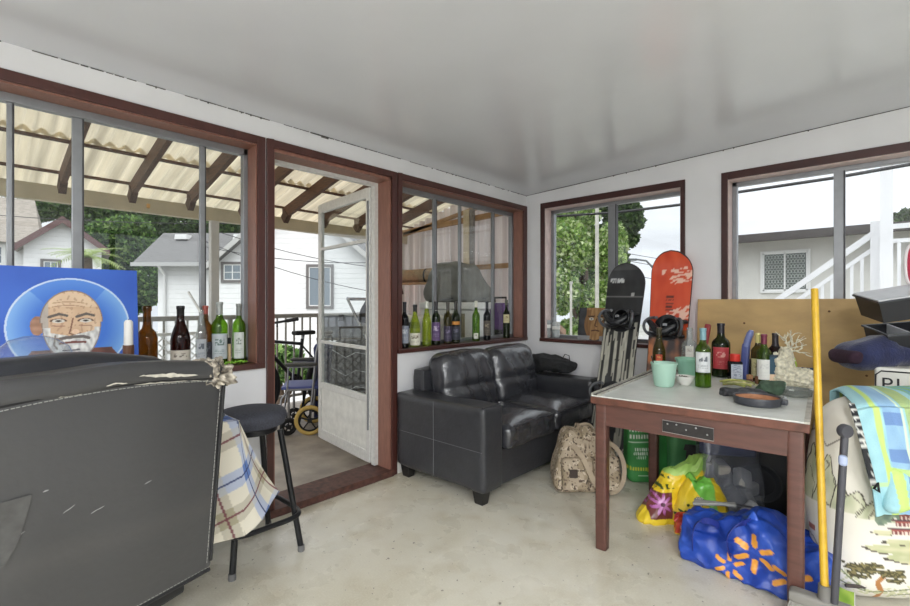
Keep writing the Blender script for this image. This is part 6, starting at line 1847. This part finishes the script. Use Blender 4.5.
# small white gabled house at far left
d1 = 20.
ha = frame_thing('white_house', 'small white gabled house with maroon eaves seen above the painting', 'house', 63, d1, rz=YAW + .66)
X1 = 0
def LA1(px): return (px - 63) * .033
ga0, ga1 = LA1(25), LA1(103); az = Z(246, d1); ap = Z(221, d1)
b = MB(); b.prism([(ga0, 0), (ga1, 0), (ga1, az), (0, ap), (ga0, az)], lambda u, v, w: V((u, w, v)), 4.); b.build('gable_wall', SID, ha, smooth=False)
MR = mat('maroon_trim', (104, 78, 76), rough=.6)
for s, xa in ((-1, ga0 - .3), (1, ga1 + .3)):
    sl = (ap - az) / abs(ga0); za = az - .3 * sl
    b = MB(); b.prism([(xa, za), (0, ap), (0, ap + .16), (xa, za + .16)], lambda u, v, w: V((u, -.3 + w, v)), 4.5); g_ = b.build('gable_roof', shingle('grey_brown_shingles', (150, 142, 132)), ha, smooth=False)
    b = MB(); b.prism([(xa, za - .12), (0, ap - .12), (0, ap + .17), (xa, za + .17)], lambda u, v, w: V((u, -.36 + w, v)), .06); b.build('rake_board', MR, g_, smooth=False)
house_window(ha, LA1(44), LA1(58), 0, Z(285, d1), Z(262, d1), TRG)
b = MB(); xa, xb2 = LA1(-70), LA1(40)
b.box(xa, xb2, 1.2, 5, 0, Z(246, 21)); b.build('wall', SID, ha, smooth=False)
b = MB(); b._add([(xa, .8, Z(246, 21)), (xb2, .8, Z(246, 21)), (xb2 - .4, 3.4, Z(205, 23)), (xa, 3.4, Z(205, 23)), (xa, 5.5, Z(246, 21)), (xb2, 5.5, Z(246, 21))], [(0, 1, 2, 3), (3, 2, 5, 4), (1, 5, 2), (0, 3, 4), (0, 4, 5, 1)])
b.build('roof', shingle('grey_brown_shingles', (150, 142, 132)), ha, smooth=False)
house_window(ha, LA1(-12), LA1(2), 1.2, Z(266, 21), Z(250, 21), WTR)

# white stucco neighbour seen in the right-hand window
HY = 14.
e0 = on_y(735, 238, HY)
hn = thing('stucco_house', 'white stucco neighbouring house with dark eave and lace-curtained window', 'house', (2., HY, GZ))
wt0 = on_y(735, 243, HY).z - GZ
ev = on_y(735, 238, HY - .6).z - GZ
MB().box(-5.2, 12, 0, 7, 0, ev - .08).build('wall', mat('white_stucco', (206, 204, 198), rough=.9, var=.06, vs=2, bump=.3, bs=30), hn, smooth=False)
ev = on_y(735, 238, HY - .6).z - GZ
b = MB(); b._add([(-5.7, -.6, ev - .08), (12.6, -.6, ev - .08), (12.6, 7.6, ev - .08), (-5.7, 7.6, ev - .08), (-5.7, -.6, ev + .03), (12.6, -.6, ev + .03), (12.6, 7.6, ev + .03), (-5.7, 7.6, ev + .03), (-1.9, 3.5, ev + .45), (9, 3.5, ev + .45)],
               [(3, 2, 1, 0), (0, 1, 5, 4), (1, 2, 6, 5), (2, 3, 7, 6), (3, 0, 4, 7), (4, 5, 9, 8), (5, 6, 9), (6, 7, 8, 9), (7, 4, 8)])
rf = b.build('roof', shingle('brown_shingles', (112, 98, 92)), hn, smooth=False)
MB().box(-5.7, 12.6, -.72, -.59, ev - .14, ev + .05).build('gutter', mat('dark_gutter', (58, 52, 50), rough=.5), rf, smooth=False)
q0 = on_y(763, 291, HY); q1 = on_y(808, 251, HY)
house_window(hn, q0.x - 2., q1.x - 2., 0, q0.z - GZ, q1.z - GZ, WTR, tw=.05, cross=False, glassc=(88, 96, 92))
b = MB()
cx0, cx1, cz0, cz1 = q0.x - 2 + .06, q1.x - 2 - .06, q0.z - GZ + .05, q1.z - GZ - .05
nx, nzz = 12, 7
for i in range(nx):
    for k in range(nzz):
        xx = cx0 + (cx1 - cx0) * (i + .5) / nx; zz = cz0 + (cz1 - cz0) * (k + .5) / nzz
        b.tube([(xx + .032 * math.cos(2 * PI * m / 8), -.022, zz + .045 * math.sin(2 * PI * m / 8)) for m in range(8)], .008, 4, closed=True)
b.build('lace_curtain', mat('lace', (170, 176, 172), rough=.9), hn, smooth=False)

# white outdoor stair rail and tall post in front of it
SY = 8.2
WR = mat('white_rail_paint', (226, 226, 228), rough=.45)
s0, s1 = on_y(772, 304, SY), on_y(880, 229, SY)
sr = thing('white_stair_railing', 'white stair railing climbing right in front of the stucco house', 'railing', (s0.x, SY, GZ))
def SP(p): return V((p.x - s0.x, p.y - SY, p.z - GZ))
a0, a1 = SP(s0), SP(s1)
dwn = (a0 - (a1 - a0) * .6)
MB().bar(dwn, a1, .06, .075).build('handrail', WR, sr, smooth=False)
off = V((0, 0, -.20))
MB().bar(dwn + off, a1 + off, .045, .05).build('second_rail', WR, sr, smooth=False)
off2 = V((0, 0, -.98))
MB().bar(dwn + off2, a1 + off2, .06, .14).build('stringer', WR, sr, smooth=False)
n = 17; first = None
for k in range(n):
    t = -.5 + 1.5 * (k + .3) / n; c = a0.lerp(a1, t)
    if first is None:
        first = MB().box(-.017, .017, -.017, .017, -.98, -.20).build('baluster', WR, sr, smooth=False); first.location = c
    else:
        q = first.copy(); COL.objects.link(q); q.parent = sr; q.location = c
q_ = SP(on_y(876, 229, SY)); MB().box(q_.x - .055, q_.x + .055, -.055, .055, q_.z - 1.05, q_.z + .10).build('newel_post', WR, sr, smooth=False)
lz = a1.z - .98
MB().box(a1.x - .1, a1.x + 4, -.1, 1.3, lz - .16, lz).build('landing', mat('grey_landing', (176, 176, 174), rough=.7), sr, smooth=False)
lr0 = SP(on_y(890, 226, SY)); zt = lr0.z + .02
MB().box(a1.x, a1.x + 4, -.03, .03, zt - .06, zt).build('landing_rail', WR, sr, smooth=False)
MB().box(a1.x, a1.x + 4, -.02, .02, zt - .24, zt - .19).build('landing_rail', WR, sr, smooth=False); MB().box(a1.x, a1.x + 4, -.02, .02, lz + .08, lz + .13).build('landing_rail', WR, sr, smooth=False)
for k in range(24):
    q = first.copy(); COL.objects.link(q); q.parent = sr; q.location = (a1.x + .18 + .155 * k, 0, zt - .02)
for xx in (a1.x + .1, a1.x + 3.9): MB().box(xx - .05, xx + .05, 1.1, 1.2, 0, lz - .16).build('support_post', WR, sr, smooth=False)
tp0 = on_y(886.5, 290, SY - .3)
tpp = thing('white_porch_post', 'tall white porch post beside the top of the stair railing', 'post', (tp0.x, SY - .3, GZ))
MB().box(-.06, .06, -.06, .06, 0, on_y(886, 150, SY - .3).z - GZ + .4).build('post_shaft', WR, tpp, smooth=False)
MB().box(-.075, .075, -.075, .075, SP(on_y(886, 296, SY - .3)).z - .02, SP(on_y(886, 292, SY - .3)).z).build('base_collar', WR, tpp, smooth=False)

# --- vegetation
import numpy as np
def leaf_cloud(name, parent, blobs, n, size, m, seed, cols, elong=1.6):
    rng = np.random.default_rng(seed)
    B = np.array([[*b] for b in blobs], float)          # x y z rx ry rz
    wgt = (B[:, 3] * B[:, 4] * B[:, 5]) ** (2 / 3); wgt /= wgt.sum()
    idx = rng.choice(len(B), n, p=wgt)
    d = rng.normal(size=(n, 3)); d /= np.linalg.norm(d, axis=1)[:, None]
    rad = rng.uniform(.45, 1.08, n) ** .6
    P_ = B[idx, :3] + d * B[idx, 3:6] * rad[:, None]
    t = rng.normal(size=(n, 3)); t /= np.linalg.norm(t, axis=1)[:, None]
    w = np.cross(t, rng.normal(size=(n, 3))); w /= np.linalg.norm(w, axis=1)[:, None]
    sz = size * rng.uniform(.6, 1.3, n)[:, None]
    nn = np.cross(t, w)
    A = np.stack([P_ - t * sz * elong * .5, P_ + w * sz * .5 + nn * sz * .12, P_ + t * sz * elong * .5, P_ - w * sz * .5 + nn * sz * .12], 1).reshape(-1, 3)
    me = bpy.data.meshes.new(name)
    me.vertices.add(4 * n); me.vertices.foreach_set('co', A.ravel())
    me.loops.add(4 * n); me.loops.foreach_set('vertex_index', np.arange(4 * n))
    me.polygons.add(n); me.polygons.foreach_set('loop_start', np.arange(0, 4 * n, 4)); 
    me.update(calc_edges=True)
    C = np.array([lin(c) for c in cols]); pick = rng.integers(0, len(cols), n); mixv = rng.uniform(.75, 1.2, n)[:, None]
    cc = np.concatenate([C[pick] * mixv, np.ones((n, 1))], 1).repeat(4, 0)
    ca = me.color_attributes.new('Col', 'FLOAT_COLOR', 'POINT'); ca.data.foreach_set('color', cc.ravel())
    me.materials.append(m)
    o = bpy.data.objects.new(name, me); COL.objects.link(o); o.parent = parent
    return o
LEAFM = painted('leaf_surface', rough=.6, trans=.35)
BARK = mat('bark', (92, 76, 62), rough=.9, var=.3, vs=6, bump=.5, bs=12)


def tree(name, text, px, dep, blobs, n, size, cols, seed, trunk=True, cat='tree', group=None):
    """blobs: (pixel column, pixel row, depth offset, half width px, half height px) read at that depth"""
    p0 = deep(px, 302, dep)
    t = thing(name, text, cat, (p0.x, p0.y, GZ), YAW, group)
    bl = []
    for (bx, by, dd, hw_, hh_) in blobs:
        dp = dep + dd; rx2 = hw_ * dp / FOC; rz2 = hh_ * dp / FOC
        bl.append((Lt(bx, dp) - Lt(px, dep), dd, Z(by, dp), rx2, min(rx2, rz2) * .9 + .2, rz2))
    leaf_cloud('foliage', t, bl, n, size, LEAFM, seed, cols)
    if trunk:
        top_ = max(b_[2] for b_ in bl)
        b = MB(); b.tube([(0, 0, 0), (.05, .02, top_ * .4), (-.03, 0, top_ * .85)], [.22, .15, .05], 10)
        for b_ in bl[:5]: b.tube([(0, 0, top_ * .35), (b_[0] * .5, b_[1] * .5, (top_ * .45 + b_[2]) / 2), (b_[0], b_[1], b_[2])], [.09, .06, .03], 7)
        b.build('trunk', BARK, t)
    return t


G1 = [(150, 180, 92), (122, 156, 76), (178, 200, 128), (98, 130, 66), (206, 216, 170)]
G2 = [(58, 84, 46), (76, 104, 54), (46, 66, 40), (96, 124, 66)]
G3 = [(84, 120, 58), (110, 148, 70), (64, 92, 48), (140, 170, 96)]
tree('leafy_tree', 'bright green leafy tree filling the left pane of the corner-side back window', 586, 15., [(566, 250, 0, 24, 30), (600, 262, .8, 24, 32), (575, 215, .5, 24, 20), (560, 290, -.3, 18, 24), (596, 300, .2, 28, 22), (612, 245, 1, 14, 24), (555, 232, .6, 12, 30), (590, 330, 0, 36, 14)], 24000, .095, G1, 1)
tree('dark_conifer', 'darker conifer standing behind the utility pole in the back window', 612, 19., [(616, 206, 0, 22, 12), (624, 222, 0, 20, 12), (612, 238, .3, 26, 14), (630, 212, 0, 12, 8), (606, 260, .3, 22, 18), (600, 290, .3, 20, 20)], 16000, .12, G2, 2)
tree('garden_tree', 'dark leafy tree rising behind the grey-roofed white house', 200, 31., [(180, 222, 0, 60, 18), (240, 226, 1, 50, 14), (130, 226, 1, 40, 20), (300, 236, 2, 60, 10), (350, 236, 2, 50, 10)], 20000, .19, G2, 3)
tree('garden_tree', 'loose leafy tree growing left of the white house and its downspout', 132, 25., [(128, 232, 0, 24, 16), (140, 250, .2, 18, 20), (120, 262, .4, 20, 20), (146, 285, 0, 14, 22), (108, 236, .6, 20, 16), (128, 300, 0, 20, 16)], 16000, .15, G3 + G2[:2], 4)
tree('garden_tree', 'dark tree crowns showing over the small gabled house at far left', 40, 30., [(10, 212, 0, 50, 12), (60, 208, 0, 50, 10), (95, 214, 0, 30, 14)], 12000, .2, G2, 5)
tree('garden_hedge', 'low green shrubs below the porch railing near the wheelchair', 280, 12., [(276, 360, 0, 26, 14), (300, 372, 0, 20, 12)], 3500, .14, G3, 6, trunk=True, cat='shrub')
tree('distant_conifers', 'far dark conifer tops over the stucco house at right edge', 900, 40., [(896, 220, 0, 4, 7), (905, 218, 0, 5, 8), (915, 219, 0, 5, 8), (900, 232, 0, 16, 8)], 2500, .35, G2[:3], 7, trunk=True)

# palm in front of the small gabled house
pp0 = deep(88, 302, 14.)
pl2 = thing('palm_tree', 'fan of pale green palm fronds before the small gabled house', 'palm', (pp0.x, pp0.y, GZ), YAW)
zc = Z(258, 14.)
b = MB(); b.tube([(0, 0, 0), (.03, 0, zc * .5), (0, 0, zc)], [.16, .13, .11], 10); b.build('trunk', BARK, pl2)
rp5 = random.Random(4)
fr = MB()
for k in range(20):
    az_ = 2 * PI * k / 20 + rp5.uniform(-.1, .1); el = rp5.uniform(.15, 1.1); L_ = rp5.uniform(.9, 1.2)
    pts = []
    for m in range(9):
        t = m / 8; r_ = L_ * t * math.cos(el * (1 - .4 * t)); pts.append(V((r_ * math.cos(az_), r_ * math.sin(az_), zc + L_ * t * math.sin(el) - .55 * t * t)))
    for m in range(1, 9):
        d_ = (pts[m] - pts[m - 1]).normalized(); sd_ = d_.cross(V((0, 0, 1))).normalized()
        for s in (-1, 1):
            for h2 in (0, .5):
                c = pts[m - 1].lerp(pts[m], h2); tip = c + (sd_ * s * .8 + d_ * .7 + V((0, 0, -.15))).normalized() * .34 * (1 - abs(m - 4.5) / 8)
                fr._add([c - d_ * .02, tip, c + d_ * .025], [(0, 1, 2)])
fr.build('fronds', mat('palm_leaf', (150, 168, 96), rough=.5, trans=.3, var=.2, vs=4), pl2, smooth=False, merge=False)

# poles and wires
up_ = thing('utility_pole', 'pale utility pole rising in front of the leafy tree', 'pole', V((deep(597, 302, 12).x, deep(597, 302, 12).y, GZ)))
MB().lathe([(0, 0), (.055, 0), (.045, 7.0), (0, 7.0)], n=14).build('pole_shaft', mat('pale_pole', (188, 186, 176), rough=.8, var=.15, vs=6), up_)
MB().lathe([(.07, 6.6), (.07, 7.0), (0, 7.05)], n=12).build('pole_cap', mat('pale_pole'), up_)
up2 = thing('thin_post', 'thin pale post lower down beside the utility pole', 'post', V((deep(571, 302, 10.5).x, deep(571, 302, 10.5).y, GZ)))
MB().lathe([(0, 0), (.03, 0), (.028, Z(284, 10.5)), (0, Z(284, 10.5))], n=10).build('post_shaft', mat('pale_pole'), up2)
MB().lathe([(0, 0), (.04, 0), (.04, .05), (0, .06)], (0, 0, Z(284, 10.5)), 10).build('post_cap', mat('pale_pole'), up2)
slp = deep(655, 302, 16)
sl2 = thing('street_lamp', 'street lamp with curved arm between the two snowboards', 'lamp post', (slp.x, slp.y, GZ), YAW)
zt2 = Z(268, 16)
MB().tube([(0, 0, 0), (0, 0, zt2 - .3), (-.06, 0, zt2), (-.3, 0, zt2 + .25), (-.65, 0, zt2 + .30)], [.07, .05, .04, .035, .03], 8).build('lamp_pole', mat('grey_galvanised', (120, 124, 126), rough=.5, metal=.5), sl2)
MB().rbox((-.78, 0, zt2 + .29), (.16, .07, .04), .03, 6).build('lamp_head', mat('grey_galvanised'), sl2)
WIRE = mat('wire_black', (40, 40, 42), rough=.6)
def wire(pts, r, text, group=None):
    b = MB(); b.tube(pts, r, 5); o = b.build('overhead_wire', WIRE); tag(o, text, 'wire', group); return o
pts = [on_y(px, py, 4.7) for px, py in ((530, 218), (555, 216.4), (616, 212.5), (687, 204), (735, 192.7), (834, 178), (910, 164.5), (960, 156))]
wire(pts, .014, 'thick black service cable running just outside both back windows')
def sag(a, c, s, n=14): return [a.lerp(c, k / n) - V((0, 0, s * 4 * (k / n) * (1 - k / n))) for k in range(n + 1)]
for k, (py0, py1) in enumerate(((247, 258), (254, 266), (268, 279))):
    wire(sag(deep(545, py0 - 10, 14), deep(760, py1 + 14, 20), .12), .010, ['uppermost thin wire crossing behind the snowboards', 'middle thin wire crossing behind the snowboards', 'lowest thin wire crossing behind the snowboards'][k], 'thin wires over the street')
for k, (a, c) in enumerate((((262, 232), (345, 262)), ((262, 252), (345, 250)), ((262, 246), (345, 290)))):
    wire(sag(deep(a[0] - 60, a[1] - 6, 11), deep(c[0] + 80, c[1] + 8, 13), .25), .009, ['wire sloping down to the right outside the doorway', 'nearly level wire outside the doorway', 'steepest sagging wire outside the doorway'][k], 'wires outside the doorway')
wire(sag(deep(-40, 212, 13), deep(300, 222, 13), .15), .010, 'long wire passing over the palm and small gabled house')

# low brown-roofed building and white fence in the back window's lower left corner
lh = frame_thing('garden_shed', 'low shed with sloping brown roof in the lower corner of back window', 'shed', 555, 11.)
XX = Lt(555, 11.)
b = MB(); b.prism([(Lt(520, 11) - XX, Z(288, 11)), (Lt(566, 11) - XX, Z(330, 11)), (Lt(566, 11) - XX, Z(336, 11)), (Lt(520, 11) - XX, Z(294, 11))], lambda u, v, w: V((u, w, v)), 2.5); b.build('roof', mat('brown_roof_board', (150, 122, 104), rough=.8, var=.2, vs=6), lh, smooth=False)
MB().box(Lt(520, 11) - XX, Lt(556, 11) - XX, .4, 2.2, 0, Z(326, 11)).build('wall', SID, lh, smooth=False)
MB().box(Lt(544, 11) - XX, Lt(551, 11) - XX, .36, .4, Z(345, 11), Z(330, 11)).build('window', mat('house_glass_120', (120, 132, 140), rough=.1), lh, smooth=False)
fn_ = frame_thing('white_fence', 'white horizontal board fence at the foot of the leafy tree', 'fence', 590, 12.5)
for k in range(2): MB().box(-1.1, 3.2, 0, .03, Z(352, 12.5) + .02 + k * .24, Z(352, 12.5) + .02 + k * .24 + .18).build('board', mat('white_fence_paint', (222, 222, 220), rough=.6), fn_, smooth=False)
for xx in (-1.1, 1., 3.1): MB().box(xx, xx + .09, .03, .10, 0, Z(352, 12.5) + .5).build('post', mat('white_fence_paint'), fn_, smooth=False)

# ================================================================== LIGHT, SKY, CAMERA
def added_fill_lamp(x, y, text, power):  # unseen ceiling lights, added behind the camera to brighten the room
    z = ceil_z(x)
    t = thing('added_ceiling_light', text, 'added fill light', (x, y, z), 0, 'unseen fill lights added behind the camera')
    t.rotation_euler = (0, -.0395, 0)
    MB().box(-.32, .32, -.62, .62, -.05, -.001).build('fill_light_housing', mat('fill_housing_white', (226, 226, 226), rough=.4), t, smooth=False, bevel=.006)
    ld = bpy.data.lights.new('fill_light', 'AREA'); ld.shape = 'RECTANGLE'; ld.size = .56; ld.size_y = 1.16; ld.energy = power; ld.color = (.97, .985, 1)
    lo = bpy.data.objects.new('fill_light', ld); COL.objects.link(lo); lo.parent = t; lo.location = (0, 0, -.056)
added_fill_lamp(.9, -2.05, 'added ceiling fill light behind the camera nearer the plaid table side', 140)
added_fill_lamp(1.75, -.7, 'added ceiling fill light behind the camera nearer the right wall', 125)

w = bpy.data.worlds.new('overcast_sky'); scene.world = w; w.use_nodes = True
N = w.node_tree.nodes; L = w.node_tree.links
bg = N['Background']
tc = N.new('ShaderNodeTexCoord'); sp = N.new('ShaderNodeSeparateXYZ'); L.new(tc.outputs['Generated'], sp.inputs[0])
cr_ = N.new('ShaderNodeValToRGB'); el = cr_.color_ramp.elements
el[0].position = 0.; el[0].color = (.86, .89, .95, 1); el[1].position = 1.; el[1].color = (1.0, 1.0, 1.02, 1)
L.new(sp.outputs['Z'], cr_.inputs['Fac'])
mp = N.new('ShaderNodeMapping'); mp.inputs['Scale'].default_value = (1.4, 1.4, 5); L.new(tc.outputs['Generated'], mp.inputs['Vector'])
nz_ = N.new('ShaderNodeTexNoise'); nz_.inputs['Scale'].default_value = 2.2; nz_.inputs['Detail'].default_value = 6; L.new(mp.outputs['Vector'], nz_.inputs['Vector'])
mr = N.new('ShaderNodeMapRange'); mr.inputs['From Min'].default_value = .35; mr.inputs['From Max'].default_value = .65; mr.inputs['To Min'].default_value = .80; mr.inputs['To Max'].default_value = 1.10
L.new(nz_.outputs['Fac'], mr.inputs['Value'])
zr = N.new('ShaderNodeMapRange'); zr.inputs['From Min'].default_value = .0; zr.inputs['From Max'].default_value = .9; zr.inputs['To Min'].default_value = 1.0; zr.inputs['To Max'].default_value = 2.4
L.new(sp.outputs['Z'], zr.inputs['Value'])
mm = N.new('ShaderNodeMath'); mm.operation = 'MULTIPLY'; L.new(mr.outputs['Result'], mm.inputs[0]); L.new(zr.outputs['Result'], mm.inputs[1])
L.new(cr_.outputs['Color'], bg.inputs['Color'])
ms = N.new('ShaderNodeMath'); ms.operation = 'MULTIPLY'; ms.inputs[1].default_value = 1.0; L.new(mm.outputs[0], ms.inputs[0]); L.new(ms.outputs[0], bg.inputs['Strength'])

sd = bpy.data.lights.new('veiled_sun', 'SUN'); sd.energy = 1.0; sd.angle = math.radians(40)
so = bpy.data.objects.new('veiled_sun', sd); COL.objects.link(so); so.rotation_euler = (math.radians(38), 0, math.radians(20))

cd_ = bpy.data.cameras.new('camera'); cam = bpy.data.objects.new('camera', cd_); COL.objects.link(cam)
cam.location = (0, 0, EYE); cam.rotation_euler = (PI / 2, 0, YAW)
cd_.sensor_width = 36; cd_.lens = FOC / 910 * 36; cd_.shift_y = -1.0 / 910; cd_.clip_start = .05; cd_.clip_end = 300
scene.camera = cam
vs = scene.view_settings
vs.view_transform = 'Standard'; vs.look = 'None'; vs.gamma = 1; vs.use_curve_mapping = False; vs.exposure = 0.14
scene.cycles.max_bounces = 10; scene.cycles.transparent_max_bounces = 24; scene.cycles.diffuse_bounces = 5
scene.cycles.sample_clamp_indirect = 6
scene.cycles.use_denoising = True
